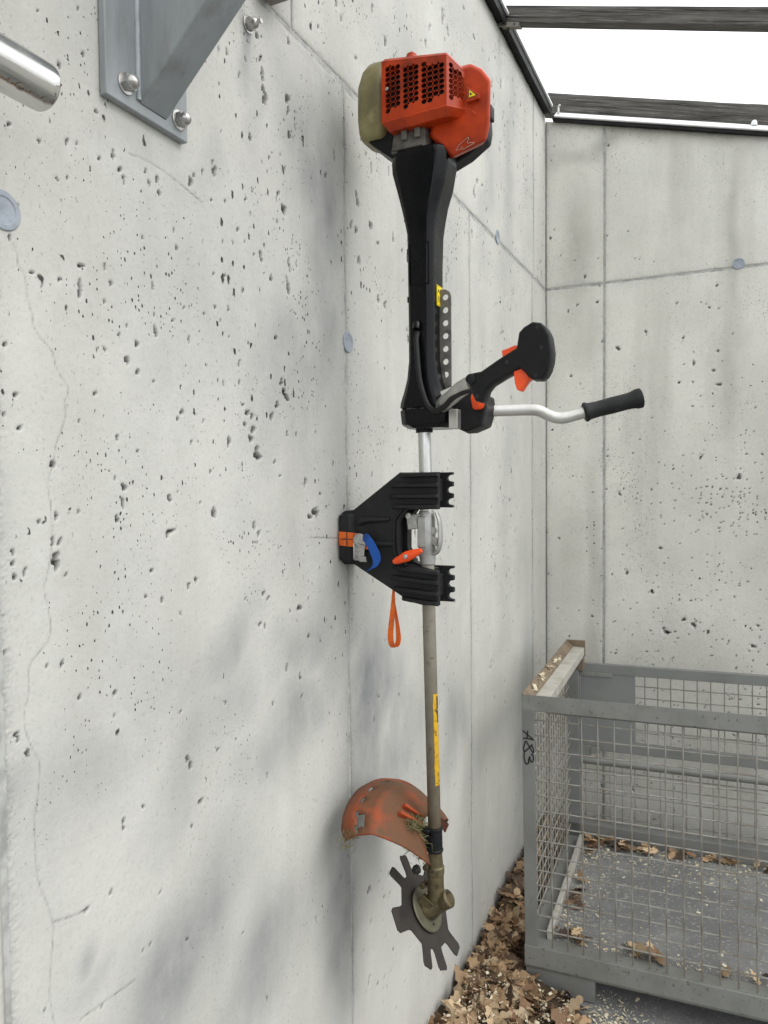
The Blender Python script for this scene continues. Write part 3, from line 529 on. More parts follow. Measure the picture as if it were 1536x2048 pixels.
for y, z in ((.826, 2.212), (.938, 2.209), (.826, 2.66), (.938, 2.66)): dome_bolt(wb, (.0136, y, z), .0112)
ab = thing('anchor_bolt', 'lone shiny dome nut and washer on the bare wall right of the grey bracket', 'bolt', (0, 1.147, 2.471)); dome_bolt(ab, (.0006, 1.147, 2.471), .0112)
bm = BM(); cyl(bm, (.016, 1.147, 2.471), (.03, 1.147, 2.471), .0042, n=12); obj('threaded_end', bm, M['zinc'], ab, 40)
bm = BM(); obox(bm, (.03, 1.235, 2.628), (.024, 0, 0), (0, .022, -.012), (0, .045, .078)); tag(obj('steel_bar', bm, M['taupe'], None, 30, .002), 'brownish bar end poking down at the top edge, above the lone dome nut', 'bar')
tb = thing('steel_tube', 'polished steel tube with worn stamped marks, sticking in at the upper left', 'tube', (.088, .6, 2.093))
bm = BM(); cx, cz, tr = .088, 2.093, .027
prof = [(-1.2, tr), (.612, tr), (.619, tr * .985), (.621, tr * .95), (.621, tr * .86), (.58, tr * .85), (-1.2, tr * .85)]
lathe(bm, (cx, 0, cz), (0, 1, 0), prof, 40); obj('pipe', bm, M['stainless'], tb, 40)
def on_tube(s, t): return (cx + (tr + .0004) * math.cos(t), s, cz + (tr + .0004) * math.sin(t))
bm = BM(); t0 = -.98
def mark(pts, w=.0011):
    for a, b in zip(pts, pts[1:]):
        A, B = Vector(on_tube(*a)), Vector(on_tube(*b)); n_ = Vector((math.cos(a[1]), 0, math.sin(a[1]))); s = (B - A).cross(n_).normalized() * w
        bm.faces.new([bm.verts.new(p) for p in (A - s, B - s, B + s, A + s)])
ringp = [(.577 + .0052 * math.cos(a), t0 + .13 * math.sin(a)) for a in [i * math.pi / 6 for i in range(13)]]
mark(ringp); mark([(.589, t0), (.600, t0 - .04)], .0017); mark([(.604, t0 + .05), (.610, t0 - .06)], .0022); mark([(.562, t0 + .08), (.564, t0 - .1)], .0013); mark([(.551, t0 + .1), (.545, t0 - .02)], .0013)
obj('stamped_marks', bm, M['taupe'], tb, 0, recalc=False)

# ------------------------------------------------------------------ brush cutter
bc = thing('brushcutter', 'orange and black petrol brush cutter hanging upright by its shaft, blade down', 'brush cutter', (.2, 1.5, .6))
SH = lambda z: Vector((.196 + (1.77 - z) * .0200, 1.5, z))
# --- shaft
bm = BM(); cyl(bm, SH(1.47), SH(2.25), .0138, n=24); obj('upper_shaft', bm, M['alu'], bc, 40)
bm = BM(); cyl(bm, SH(.80), SH(1.48), .0143, n=24); low = obj('lower_shaft', bm, M['dirty_tube'], bc, 40)
def wrap(bm, z0, z1, a0, a1, r, n=8, wob=0):
    rr = []
    for j in range(25):
        z = z0 + (z1 - z0) * j / 24; c = SH(z); k = [a0 + (a1 - a0) * i / n for i in range(n + 1)]
        rr.append([bm.verts.new((c.x + r * math.cos(t + (wob * mnoise.noise((z * 60, t, 0)) if i in (0, n) else 0)), c.y + r * math.sin(t + (wob * mnoise.noise((z * 60, t, 0)) if i in (0, n) else 0)), z)) for i, t in enumerate(k)])
    for a, b in zip(rr, rr[1:]):
        for i in range(n): bm.faces.new((a[i], a[i + 1], b[i + 1], b[i]))
bm = BM(); wrap(bm, .982, 1.183, -.92, -.02, .0149, 8, .12); lb = obj('warning_label', bm, M['label'], low, 60, recalc=False)
bm = BM(); wrap(bm, 1.15, 1.178, -.33, -.03, .0153, 4); wrap(bm, 1.12, 1.146, -.28, -.03, .0153, 4, .3); obj('print', bm, M['ink'], lb, 60, recalc=False)
# --- coupling with quick-release lever and wing knob
cp = BM(); lathe(cp, SH(1.463), (-.02, 0, 1), [(0, .0165), (.012, .0172), (.02, .0186), (.10, .0186), (.108, .0172), (.118, .016)], 28)
obox(cp, (.176, 1.493, 1.557), (.017, 0, .003), (0, .008, 0), (-.002, 0, .016)); obox(cp, (.196, 1.4835, 1.535), (.0105, 0, 0), (0, .003, 0), (0, 0, .034))
coup = obj('coupling', cp, M['cast'], bc, 35, .0025)
bm = BM(); cyl(bm, (.164, 1.482, 1.57), (.164, 1.502, 1.57), .0065, n=14); cyl(bm, (.164, 1.4805, 1.57), (.164, 1.483, 1.57), .0035, n=6); cyl(bm, (.181, 1.482, 1.556), (.181, 1.49, 1.556), .0042, n=8); obj('bolt', bm, M['zinc'], coup, 40)
bm = BM(); tube(bm, [(.224, 1.497, 1.577), (.231, 1.496, 1.56), (.2335, 1.495, 1.535), (.233, 1.494, 1.51), (.227, 1.494, 1.492), (.216, 1.494, 1.488)], lambda t: .0034 + .0012 * math.sin(t * 3), 10, 5, 2.2, (1, 0, 0))
obox(bm, (.218, 1.494, 1.517), (.009, 0, -.004), (0, .004, 0), (.002, 0, .008)); cyl(bm, (.216, 1.49, 1.538), (.216, 1.50, 1.538), .008, n=14); obj('release_lever', bm, M['cast'], coup, 35)
bm = BM(); kc = Vector((.1765, 1.448, 1.4855)); kd = Vector((.032, 0, .0135))
rings = []
for s, h, w_ in ((-1, .0045, .005), (-.8, .0075, .006), (-.35, .0095, .0075), (0, .0115, .0085), (.35, .0095, .0075), (.8, .0068, .006), (1, .0048, .005)):
    c = kc + kd * s; u = Vector((-.388, 0, .92)); rings.append([c + u * (h * math.cos(t)) + Vector((0, 1, 0)) * (w_ * math.sin(t)) for t in [i * math.pi / 6 for i in range(12)]])
ring_faces(bm, rings); kn = obj('wing_knob', bm, M['orange_clean'], bc, 50)
bm = BM(); lathe(bm, kc + Vector((0, -.0125, 0)), (0, 1, 0), [(0, .0028), (.001, .0048), (.005, .0052)], 14); obj('knob_screw', bm, M['zinc'], kn, 40)
bm = BM(); cyl(bm, kc + Vector((0, .007, 0)), (.19, 1.49, 1.49), .006, n=12); obj('knob_stem', bm, M['cast'], kn, 40)
# --- black tapered sleeve
def octo(z, x0, x1, y0, y1, c, c2=None):
    c2 = c2 or c
    return [(x0 + c, y0, z), (x1 - c2, y0, z), (x1, y0 + c2, z), (x1, y1 - c, z), (x1 - c, y1, z), (x0 + c, y1, z), (x0, y1 - c, z), (x0, y0 + c, z)]
bm = BM(); secs = [(1.800, .152, .262, 1.452, 1.552, .018), (1.812, .153, .258, 1.453, 1.550, .018), (1.835, .161, .248, 1.455, 1.545, .016), (1.862, .169, .239, 1.457, 1.538, .013), (1.90, .1735, .2335, 1.459, 1.533, .011), (1.98, .174, .233, 1.459, 1.531, .010), (2.10, .1735, .2335, 1.458, 1.532, .010),
        (2.165, .173, .235, 1.457, 1.534, .010), (2.195, .167, .239, 1.455, 1.538, .012), (2.225, .160, .246, 1.452, 1.538, .014), (2.26, .151, .258, 1.448, 1.540, .017), (2.295, .1415, .2665, 1.445, 1.538, .019), (2.316, .1405, .2675, 1.444, 1.538, .019), (2.335, .1425, .266, 1.446, 1.538, .02)]
ring_faces(bm, [octo(*s) for s in secs]); sleeve = obj('shaft_sleeve', bm, M['black'], bc, 24, .0035, 2)
bm = BM(); outer = [(.181, 2.055), (.2265, 2.055), (.2265, 2.142), (.181, 2.142)]; inner = [(.1835, 2.0575), (.224, 2.0575), (.224, 2.1395), (.1835, 2.1395)]
plate(bm, outer, [inner], lambda u, v, d: (u, 1.4572 + d, v), .004); obj('raised_panel', bm, M['black'], sleeve, 0)
for z in (1.80, 2.03, 2.13, 2.20):
    bm = BM(); obox(bm, (.1745 - (.014 if z < 1.81 else .006 if z > 2.18 else 0), 1.475, z), (.0025, 0, 0), (0, .006, 0), (0, 0, .006)); obj('clip_tab', bm, M['black'], sleeve, 0)
# inventory sticker on the side of the sleeve
SX = .2342
bm = BM(); pl = lambda u, v, d: (SX + .0006 - d, 1.497 + u, 2.036 + v)
plate(bm, [(-.0165, -.0215), (.0165, -.0215), (.0165, .0215), (-.0165, .0215)], [], pl, .0006); stk = obj('inventory_sticker', bm, M['yellow'], sleeve, 0)
bm = text_bm('113', .0175, lambda x, y, d: pl(x, y - .0075, -.0003 + d), .0003)
t2 = text_bm('5', .006, lambda x, y, d: pl(x + .0125, y - .014, -.0003 + d), .0003); tm = bpy.data.meshes.new('t'); t2.to_mesh(tm); t2.free(); bm.from_mesh(tm); bpy.data.meshes.remove(tm)
for pts in ([(-.011, .006), (-.006, .0145), (-.002, .006)], [(-.009, .009), (-.003, .0095)], [(.001, .006), (.003, .012), (.006, .0065)], [(.008, .008), (.013, .0072)]):
    for a, b in zip(pts, pts[1:]): obox(bm, Vector(pl((a[0] + b[0]) / 2, (a[1] + b[1]) / 2, -.0003)), (.0003, 0, 0), Vector((0, b[0] - a[0], b[1] - a[1])) / 2, Vector((0, -(b[1] - a[1]), b[0] - a[0])).normalized() * .0005)
plate(bm, [(-.015, -.020), (.015, -.020), (.015, .020), (-.015, .020)], [[(-.0145, -.0195), (.0145, -.0195), (.0145, .0195), (-.0145, .0195)]], lambda u, v, d: pl(u, v, -.0003 + d), .0003)
obj('print', bm, M['ink'], stk, 0)
# --- lower housing and handle clamp
bm = BM(); ring_faces(bm, [octo(1.757, .168, .258, 1.462, 1.548, .02), octo(1.766, .154, .272, 1.454, 1.556, .02), octo(1.797, .1515, .276, 1.452, 1.558, .02)]); clampb = obj('lower_housing', bm, M['black'], bc, 24, .003)
bm = BM(); cyl(bm, SH(1.7495), SH(1.76), .0185, n=24); obj('collar', bm, M['black_matt'], clampb, 40)
bm = BM(); ring_faces(bm, [[(.262, y0, 1.762), (.30, y0 - .004, 1.742 + dz), (.333, y0 - .004, 1.758), (.343, y0, 1.795), (.338, y0, 1.822), (.30, y0, 1.828), (.266, y0, 1.815)] for y0, dz in ((1.478, .004), (1.50, 0), (1.55, .004))]); hc = obj('handle_clamp', bm, M['black_matt'], bc, 28, .004)
bm = BM(); obox(bm, (.2785, 1.466, 1.772), (.0095, 0, 0), (0, .012, 0), (0, 0, .02)); obj('clamp_bracket', bm, M['alu_handle'], hc, 28, .0012); bm = BM(); obox(bm, (.268, 1.46, 1.822), (.012, 0, .004), (0, .012, 0), (-.004, 0, .011)); obj('clamp_bracket', bm, M['alu_handle'], hc, 28, .0012)
bm = BM(); kc2 = Vector((.329, 1.468, 1.806)); rings = []
for h, rr in ((-.016, .007), (-.013, .0105), (.006, .0155), (.013, .015), (.016, .011)):
    rings.append([kc2 + Vector((.12, -.1, 1)).normalized() * h + Vector((math.cos(t), math.sin(t), 0)) * (rr * (1 + .10 * math.cos(5 * t))) for t in [i * math.pi / 15 for i in range(30)]])
ring_faces(bm, rings); obj('clamp_knob', bm, M['orange_clean'], hc, 40)
# --- throttle-side handlebar, reaching out from the wall
bm = BM(); tube(bm, [(.236, 1.492, 1.793), (.249, 1.47, 1.799), (.266, 1.44, 1.805), (.297, 1.40, 1.811), (.335, 1.345, 1.818), (.375, 1.298, 1.8225)], .0152, 18, 6); obj('throttle_handlebar', bm, M['alu_handle'], bc, 40)
GR = [(.372, 1.828), (.379, 1.834), (.4, 1.835), (.438, 1.853), (.470, 1.866), (.4745, 1.891), (.484, 1.899), (.5, 1.905), (.515, 1.901), (.524, 1.892), (.531, 1.878), (.535, 1.851), (.5335, 1.836), (.529, 1.822), (.523, 1.813), (.515, 1.808), (.5, 1.8095), (.492, 1.815), (.486, 1.823), (.477, 1.831), (.446, 1.82), (.421, 1.809), (.412, 1.80), (.406, 1.784), (.398, 1.781), (.389, 1.784), (.383, 1.794), (.376, 1.812)]
def inset(poly, d):
    out = []; n = len(poly)
    for i in range(n):
        p, q, r_ = Vector(poly[i - 1]), Vector(poly[i]), Vector(poly[(i + 1) % n]); e1 = (q - p).normalized(); e2 = (r_ - q).normalized()
        m_ = Vector((-(e1.y + e2.y), e1.x + e2.x)); m_ = m_.normalized() if m_.length > 1e-6 else Vector((0, 0)); out.append(tuple(q - m_ * d))
    return out
bm = BM(); g_in = inset(GR, .0045) if True else GR
area = sum(GR[i][0] * GR[(i + 1) % len(GR)][1] - GR[(i + 1) % len(GR)][0] * GR[i][1] for i in range(len(GR)))
g_in = inset(GR, .004 if area < 0 else -.004)
g_i2 = inset(GR, .0014 if area < 0 else -.0014)
def yg(x): return 1.285 - (x - .372) * .34
ring_faces(bm, [[(x, yg(x) - .0185, z) for x, z in g_in], [(x, yg(x) - .0165, z) for x, z in g_i2], [(x, yg(x) - .0125, z) for x, z in GR], [(x, yg(x) + .0125, z) for x, z in GR], [(x, yg(x) + .0165, z) for x, z in g_i2], [(x, yg(x) + .0185, z) for x, z in g_in]], cap=False)
for s, lp in ((-1, g_in), (1, g_in)):
    res = mgeo.delaunay_2d_cdt([Vector(p) for p in lp], [(i, (i + 1) % len(lp)) for i in range(len(lp))], [], 1, 1e-7)
    vv = [bm.verts.new((v.x, yg(v.x) + s * .0185, v.y)) for v in res[0]]
    for f in res[2]: bm.faces.new([vv[i] for i in f])
bmesh.ops.remove_doubles(bm, verts=bm.verts, dist=1e-5); grip = obj('throttle_grip', bm, M['black_matt'], bc, 28)
def prism(poly, y0, y1, m_, name, par, bev=.0015):
    bm = BM(); plate(bm, poly, [], lambda u, v, d: (u, y0 + d, v), y1 - y0); return obj(name, bm, m_, par, 30, bev)
prism([(.441, 1.8655), (.466, 1.8735), (.474, 1.858), (.45, 1.846), (.443, 1.852)], yg(.455) - .009, yg(.455) + .009, M['orange_clean'], 'throttle_lockout', grip)
prism([(.464, 1.829), (.480, 1.835), (.493, 1.826), (.4985, 1.8155), (.489, 1.810), (.482, 1.801), (.477, 1.7935), (.470, 1.796), (.466, 1.808)], yg(.48) - .009, yg(.48) + .009, M['orange_clean'], 'throttle_trigger', grip)
for x, z in ((.51, 1.893), (.517, 1.86), (.453, 1.844), (.507, 1.816), (.394, 1.792)):
    bm = BM(); lathe(bm, (x, yg(x) - .0192, z), (0, 1, 0), [(0, .0036), (.0008, .0036), (.0008, .0024), (.0002, .0022), (.0002, 0)], 12); obj('grip_screw', bm, M['soot'], grip, 40)
bm = BM(); lathe(bm, (.381, yg(.381) - .024, 1.823), (0, 1, 0), [(0, .004), (.0015, .009), (.006, .0095)], 18); obj('pivot_boss', bm, M['black_matt'], grip, 40)
# --- left handlebar
bm = BM(); tube(bm, [(.236, 1.49, 1.794), (.30, 1.526, 1.793), (.36, 1.552, 1.7935), (.41, 1.57, 1.794), (.429, 1.578, 1.791), (.446, 1.585, 1.782), (.462, 1.591, 1.7765), (.48, 1.597, 1.7765), (.512, 1.61, 1.7855), (.60, 1.642, 1.808)], .0122, 18, 5); obj('bent_handlebar', bm, M['alu_handle'], bc, 40)
A, B = Vector((.5145, 1.611, 1.7862)), Vector((.627, 1.652, 1.8155)); L = (B - A).length
bm = BM(); lathe(bm, A, B - A, [(0, .0165), (.002, .0205), (.006, .021), (.012, .0178), (.03, .0168), (.06, .0175), (L - .03, .0172), (L - .018, .0185), (L - .012, .0208), (L - .002, .021), (L, .018), (L, .008)], 24); obj('rubber_grip', bm, M['rubber'], bc, 35)
# --- throttle cable
bm = BM(); pts = [(.200, 1.456, 1.957), (.201, 1.447, 1.94), (.203, 1.445, 1.915), (.206, 1.444, 1.88), (.212, 1.442, 1.845), (.226, 1.440, 1.806), (.246, 1.432, 1.789), (.272, 1.412, 1.791), (.31, 1.365, 1.804), (.35, 1.318, 1.809), (.384, 1.285, 1.806)]
P = smooth_path(pts, 12); rings = []
tube(bm, P, lambda t: .0052 + .0007 * (int(t * 120) % 2), 10, 1); obj('throttle_cable', bm, M['rubber'], bc, 50)
bm = BM(); lathe(bm, (.2, 1.449, 1.962), (0, .35, 1), [(0, .0075), (.012, .008), (.02, .004)], 12); obj('cable_boot', bm, M['black'], sleeve, 40)
# --- perforated hanging rail
bm = BM(); hl = [circle(.2462, 2.034 - i * .0272, .0066, 14) for i in range(7)]
plate(bm, [(.225, 1.836), (.257, 1.836), (.2585, 1.85), (.2585, 2.035), (.255, 2.045), (.247, 2.05), (.225, 2.052)], hl, xz(1.5), .004); obj('harness_rail', bm, M['block'], bc, 30)
# --- engine
def lattice(u0, u1, z0a, z1a, z0b, z1b, p=.0105):
    """hole outlines for one grille window: big octagons with small diamonds between"""
    hs = []; nu = max(1, int((u1 - u0) / p)); zz = int((max(z1a, z1b) - min(z0a, z0b)) / p) + 1; su = (u1 - u0) / nu
    def lim(u): t = (u - u0) / (u1 - u0); return z0a + (z0b - z0a) * t, z1a + (z1b - z1a) * t
    zc = min(z0a, z0b) + .0058
    for j in range(zz):
        for i in range(nu):
            u, z = u0 + su * (i + .5), zc + j * p; lo, hi = lim(u)
            if lo < z - .0053 and z + .0053 < hi: hs.append(circle(u, z, .505 * su, 8, math.pi / 8, .505 * p))
        for i in range(1, nu):
            u, z = u0 + su * i, zc + (j + .5) * p; lo, hi = lim(u)
            if lo < z - .0028 and z + .0028 < hi: hs.append(circle(u, z, .29 * p, 4))
    return hs
bm = BM(); F0 = .139
holes = lattice(.008, .042, 2.400, 2.500, 2.401, 2.495) + lattice(.0475, .0825, 2.4005, 2.494, 2.4015, 2.489) + lattice(.0875, .1375, 2.4015, 2.488, 2.4025, 2.481)
plate(bm, [(0, 2.507), (.142, 2.487), (.142, 2.3895), (0, 2.3845)], holes, lambda u, v, d: (F0 + u, 1.42 + d, v), .003)
cd_ = Vector((.030, .048)); cl_ = cd_.length; cdn = cd_.normalized()
ch = lattice(.006, cl_ - .006, 2.402, 2.478, 2.405, 2.463, .0105)
plate(bm, [(0, 2.487), (cl_, 2.462), (cl_, 2.396), (0, 2.3895)], ch, lambda u, v, d: (.281 + cdn.x * u - cdn.y * d * .9, 1.42 + cdn.y * u + cdn.x * d * .9, v), .003)
cover = obj('engine_cover', bm, M['orange'], bc, 30)
bm = BM()   # closed sides, top and chin of the cover
ring_faces(bm, [[(.1385, 1.4195, 2.5075), (.2815, 1.4195, 2.4875), (.312, 1.468, 2.462), (.312, 1.60, 2.48), (.1385, 1.60, 2.52)], [(.143, 1.427, 2.5165), (.279, 1.427, 2.4965), (.308, 1.472, 2.471), (.308, 1.598, 2.49), (.143, 1.598, 2.529)]])
ring_faces(bm, [[(.1385, 1.4195, 2.3845), (.1385, 1.4195, 2.5075), (.1385, 1.6, 2.52), (.1385, 1.6, 2.40)], [(.1425, 1.424, 2.3845), (.1425, 1.424, 2.505), (.1425, 1.6, 2.517), (.1425, 1.6, 2.40)]])
ring_faces(bm, [[(.1385, 1.4193, 2.386), (.2815, 1.4193, 2.391), (.312, 1.468, 2.3975), (.30, 1.56, 2.398), (.1385, 1.56, 2.40)], [(.1395, 1.4185, 2.383), (.2825, 1.4185, 2.388), (.314, 1.467, 2.394), (.30, 1.56, 2.394), (.1395, 1.56, 2.394)], [(.15, 1.433, 2.3685), (.278, 1.433, 2.374), (.304, 1.474, 2.381), (.295, 1.555, 2.384), (.15, 1.555, 2.379)]])
obj('cover_shell', bm, M['orange'], cover, 25, .003)
bm = BM(); lathe(bm, (.151, 1.4185, 2.4505), (0, 1, 0), [(0, .0018), (.0006, .0036), (.003, .0038)], 12); obj('cover_screw', bm, M['zinc'], cover, 40)
bm = BM(); lathe(bm, (.172, 1.5, 2.528), (.05, 0, 1), [(0, .03), (.006, .026), (.012, .014), (.026, .011), (.03, .006)], 18); obj('spark_cap', bm, M['orange'], bc, 35)
bm = BM(); box(bm, (.15, 1.438, 2.392), (.275, 1.58, 2.487))
for i in range(9): box(bm, (.147, 1.431, 2.397 + i * .0103), (.272, 1.44, 2.400 + i * .0103))
obj('cylinder_fins', bm, M['soot'], bc, 0)
c0 = Vector((.31, 2.40)); FR = [(.278, 2.302), (.351, 2.321), (.3595, 2.35), (.3615, 2.44), (.343, 2.466), (.319, 2.482), (.27, 2.48), (.228, 2.356)]
def rg(y, k, dx, dz): return [(c0.x + (x - c0.x) * k + dx, y, c0.y + (z - c0.y) * k + dz) for x, z in FR]
bm = BM(); ring_faces(bm, [rg(1.459, .95, 0, 0), rg(1.468, 1, -.004, .004), rg(1.52, 1.0, -.024, .024), rg(1.575, .94, -.05, .045)]); sh = obj('starter_housing', bm, M['orange'], bc, 25, .005, 3)
bm = BM(); ring_faces(bm, [[(.262, 1.462, 2.40), (.318, 1.455, 2.393), (.352, 1.463, 2.36), (.35, 1.463, 2.345), (.27, 1.458, 2.372)], [(.262, 1.47, 2.40), (.318, 1.47, 2.393), (.352, 1.47, 2.36), (.35, 1.47, 2.345), (.27, 1.47, 2.372)]]); obj('moulded_rib', bm, M['orange'], sh, 25, .003)
bm = BM(); LG = [(.287, 2.3145), (.293, 2.324), (.313, 2.336), (.3143, 2.331), (.3105, 2.3265), (.3132, 2.3235), (.317, 2.3245), (.3262, 2.3225), (.319, 2.3195), (.304, 2.3142), (.297, 2.3155), (.287, 2.3145)]
for a, b in zip(LG, LG[1:]): tube(bm, [(a[0], 1.4572, a[1]), (b[0], 1.4572, b[1])], .00055, 6, 1)
for x, z in ((.2975, 2.3195), (.3015, 2.3172)): lathe(bm, (x, 1.4566, z), (0, 1, 0), [(0, .0008), (.002, .0008)], 8)
obj('emblem', bm, M['outline'], sh, 40)
bm = BM(); tri = [(.3175, 2.427), (.3345, 2.4105), (.3165, 2.4085)]; plate(bm, tri, [], xz(1.4492), .0008)
tmid = Vector((sum(p[0] for p in tri) / 3, sum(p[1] for p in tri) / 3)); ws = obj('warning_sticker', bm, M['yellow'], sh, 0)
sc = lambda k: [tuple(tmid + (Vector(p) - tmid) * k) for p in tri]
bm = BM(); plate(bm, sc(1.0), [sc(.84)], xz(1.4489), .0004); plate(bm, [(tmid.x - .0035, tmid.y - .002), (tmid.x + .002, tmid.y - .0012), (tmid.x - .003, tmid.y + .004)], [], xz(1.4489), .0004); obj('print', bm, M['ink'], ws, 0)
# carrier for the sticker: flat pad on the housing
bm = BM(); plate(bm, [(.312, 2.433), (.339, 2.4125), (.338, 2.404), (.312, 2.402)], [], xz(1.4498), .016); obj('sticker_pad', bm, M['orange'], sh, 0, .0015)
bm = BM(); BK = [(.19, 2.385), (.205, 2.335), (.222, 2.318), (.24, 2.318), (.286, 2.336), (.326, 2.362), (.33, 2.385), (.325, 2.45), (.20, 2.485)]
ring_faces(bm, [[(x, y, z) for x, z in BK] for y in (1.535, 1.575)]); obj('recoil_cover', bm, M['black_matt'], bc, 28, .004)
bm = box(BM(), (.315, 1.55, 2.41), (.3335, 1.575, 2.44)); obj('start_lever', bm, M['black_matt'], bc, 0, .003)
bm = BM(); rings = []
for z, k in ((2.378, .66), (2.383, .84), (2.396, .95), (2.42, 1), (2.45, 1), (2.49, .98), (2.52, .9), (2.535, .74), (2.541, .5)):
    cx_, cy_ = .096 + (.013 if z > 2.5 else 0) * (z - 2.5) / .04, 1.5; rings.append([(cx_ + .037 * k * (abs(math.cos(t)) ** .55) * math.copysign(1, math.cos(t)), cy_ + .052 * k * (abs(math.sin(t)) ** .55) * math.copysign(1, math.sin(t)), z) for t in [i * math.pi / 14 + .05 for i in range(28)]])
ring_faces(bm, rings); obj('fuel_tank', bm, M['tank'], bc, 60)
bm = BM(); ring_faces(bm, [[(.072, y, 2.387), (.095, y, 2.366), (.138, y, 2.332), (.155, y, 2.332), (.155, y, 2.395), (.072, y, 2.395)] for y in (1.47, 1.55)]); obj('tank_cradle', bm, M['black_matt'], bc, 28, .003)
bm = BM(); ring_faces(bm, [[(x, y, 2.331 + (x - .145) * -.05) for x, y in ((.147, 1.447), (.225, 1.447), (.24, 1.555), (.147, 1.555))], [(x, y, 2.36) for x, y in ((.150, 1.45), (.222, 1.45), (.24, 1.555), (.15, 1.555))], [(x, y, 2.395) for x, y in ((.158, 1.456), (.216, 1.456), (.24, 1.555), (.158, 1.555))]])
for x in (.172, .202): box(bm, (x, 1.441, 2.352), (x + .012, 1.452, 2.371))
box(bm, (.150, 1.443, 2.335), (.218, 1.449, 2.3375)); obj('crankcase', bm, M['block'], bc, 25, .002)
# --- guard
GU = [[(0.226, 1.442, 0.83), (0.144, 1.333, 0.929), (0.108, 1.329, 0.92), (0.076, 1.342, 0.896)], [(0.205, 1.465, 0.859), (0.133, 1.369, 0.946), (0.093, 1.352, 0.941), (0.061, 1.356, 0.917)], [(0.193, 1.481, 0.877), (0.121, 1.417, 0.962), (0.084, 1.386, 0.954), (0.049, 1.393, 0.935)], [(0.186, 1.493, 0.887), (0.12, 1.473, 0.965), (0.079, 1.433, 0.962), (0.041, 1.444, 0.946)], [(0.183, 1.515, 0.891), (0.126, 1.526, 0.955), (0.077, 1.485, 0.964), (0.04, 1.502, 0.947)], [(0.185, 1.545, 0.888), (0.142, 1.561, 0.932), (0.09, 1.564, 0.945), (0.051, 1.593, 0.932)], [(0.193, 1.571, 0.876), (0.17, 1.6, 0.892), (0.124, 1.637, 0.898), (0.087, 1.691, 0.88)], [(0.202, 1.581, 0.864), (0.202, 1.608, 0.847), (0.184, 1.67, 0.812), (0.162, 1.705, 0.774)]]
def interp(row, s):
    k = min(int(s), len(row) - 2); return Vector(row[k]).lerp(Vector(row[k + 1]), s - k)
cols = list(np.linspace(0, .85, 7)) + [.95, 1.05, 1.2, 1.5, 1.85, 2.05, 2.35, 2.7, 3.0]
rowsf = [smooth_path([interp(r_, s) for r_ in GU], 6) for s in cols]
nt = len(rowsf[0]); bm = BM()
ca = Vector(( -.819, 0, -.574))
dl = bm.verts.layers.float.new('dust'); vv = []
for j in range(nt):
    line = []
    for i, s in enumerate(cols):
        p = rowsf[i][j].copy(); b_ = math.sin(min(1, s) * math.pi) * -.010
        nv_ = bm.verts.new(p + ca * b_); nv_[dl] = (1.1 if s < .86 else .68 if s < 1.1 else .95 if s < 1.9 else .55) * (.5 if j == 0 else 1); line.append(nv_)
    vv.append(line)
for j in range(nt - 1):
    for i in range(len(cols) - 1):
        if i == cols.index(1.85) and j % 6 in (1, 2, 3) : continue           # slots along the skirt
        if i == cols.index(1.85) - 1 and 3 <= j <= 7 : continue
        bm.faces.new((vv[j][i], vv[j][i + 1], vv[j + 1][i + 1], vv[j + 1][i]))
bmesh.ops.recalc_face_normals(bm, faces=bm.faces)
guard = obj('guard', bm, M['guard'], bc, 50)
sm = guard.modifiers.new('thickness', 'SOLIDIFY'); sm.thickness = .0035; sm.offset = 0
def gpt(j, s, off):
    k = max(i for i in range(len(cols)) if cols[i] <= s); k = min(k, len(cols) - 2); t = (s - cols[k]) / (cols[k + 1] - cols[k])
    p = rowsf[k][j].lerp(rowsf[k + 1][j], t); return p - ca * (off - math.sin(min(1, s) * math.pi) * -.010)
bm = BM()   # raised ribs on top of the guard
for j0, j1, s0, s1 in ((14, 19, .62, .12), (10, 13, .66, .14)):
    a, b = gpt(j0, s0, .006), gpt(j1, s1, .006); d = (b - a); sdv = d.cross(ca).normalized() * .004; obox(bm, (a + b) / 2, d / 2, sdv, ca * .008)
obj('stiffening_rib', bm, M['guard'], guard, 0, .002)
def clump(bm, c, r, n, ln, g_, dirs=None):
    for _ in range(n):
        p = Vector(c) + Vector((g_.gauss(0, r[0]), g_.gauss(0, r[1]), g_.gauss(0, r[2]))); d = Vector((g_.gauss(0, 1), g_.gauss(0, 1), g_.gauss(0, .8))).normalized() * ln * g_.uniform(.4, 1.2)
        m_ = p + d * .5 + Vector((g_.gauss(0, .004), g_.gauss(0, .004), g_.gauss(0, .004))); w_ = d.cross(Vector((g_.gauss(0, 1), g_.gauss(0, 1), 1))).normalized() * g_.uniform(.0004, .001)
        q = [bm.verts.new(x) for x in (p - w_, p + w_, m_ + w_, m_ - w_, p + d)]; bm.faces.new(q[:4]); bm.faces.new((q[3], q[2], q[4]))
bm = BM()
for k in range(9):
    j = 8 + k; clump(bm, gpt(j, .40 - .035 * k, .005), (.006, .006, .005), 55, .022, rng)
clump(bm, (.185, 1.46, .872), (.006, .01, .010), 160, .022, rng); clump(bm, (.19, 1.465, .845), (.006, .01, .010), 120, .02, rng)
clump(bm, (.092, 1.335, .912), (.006, .015, .008), 70, .014, rng); clump(bm, (.095, 1.32, .905), (.008, .012, .008), 7, .04, rng)
obj('caught_grass', bm, M['grass'], guard, 0, kind='stuff', recalc=False)
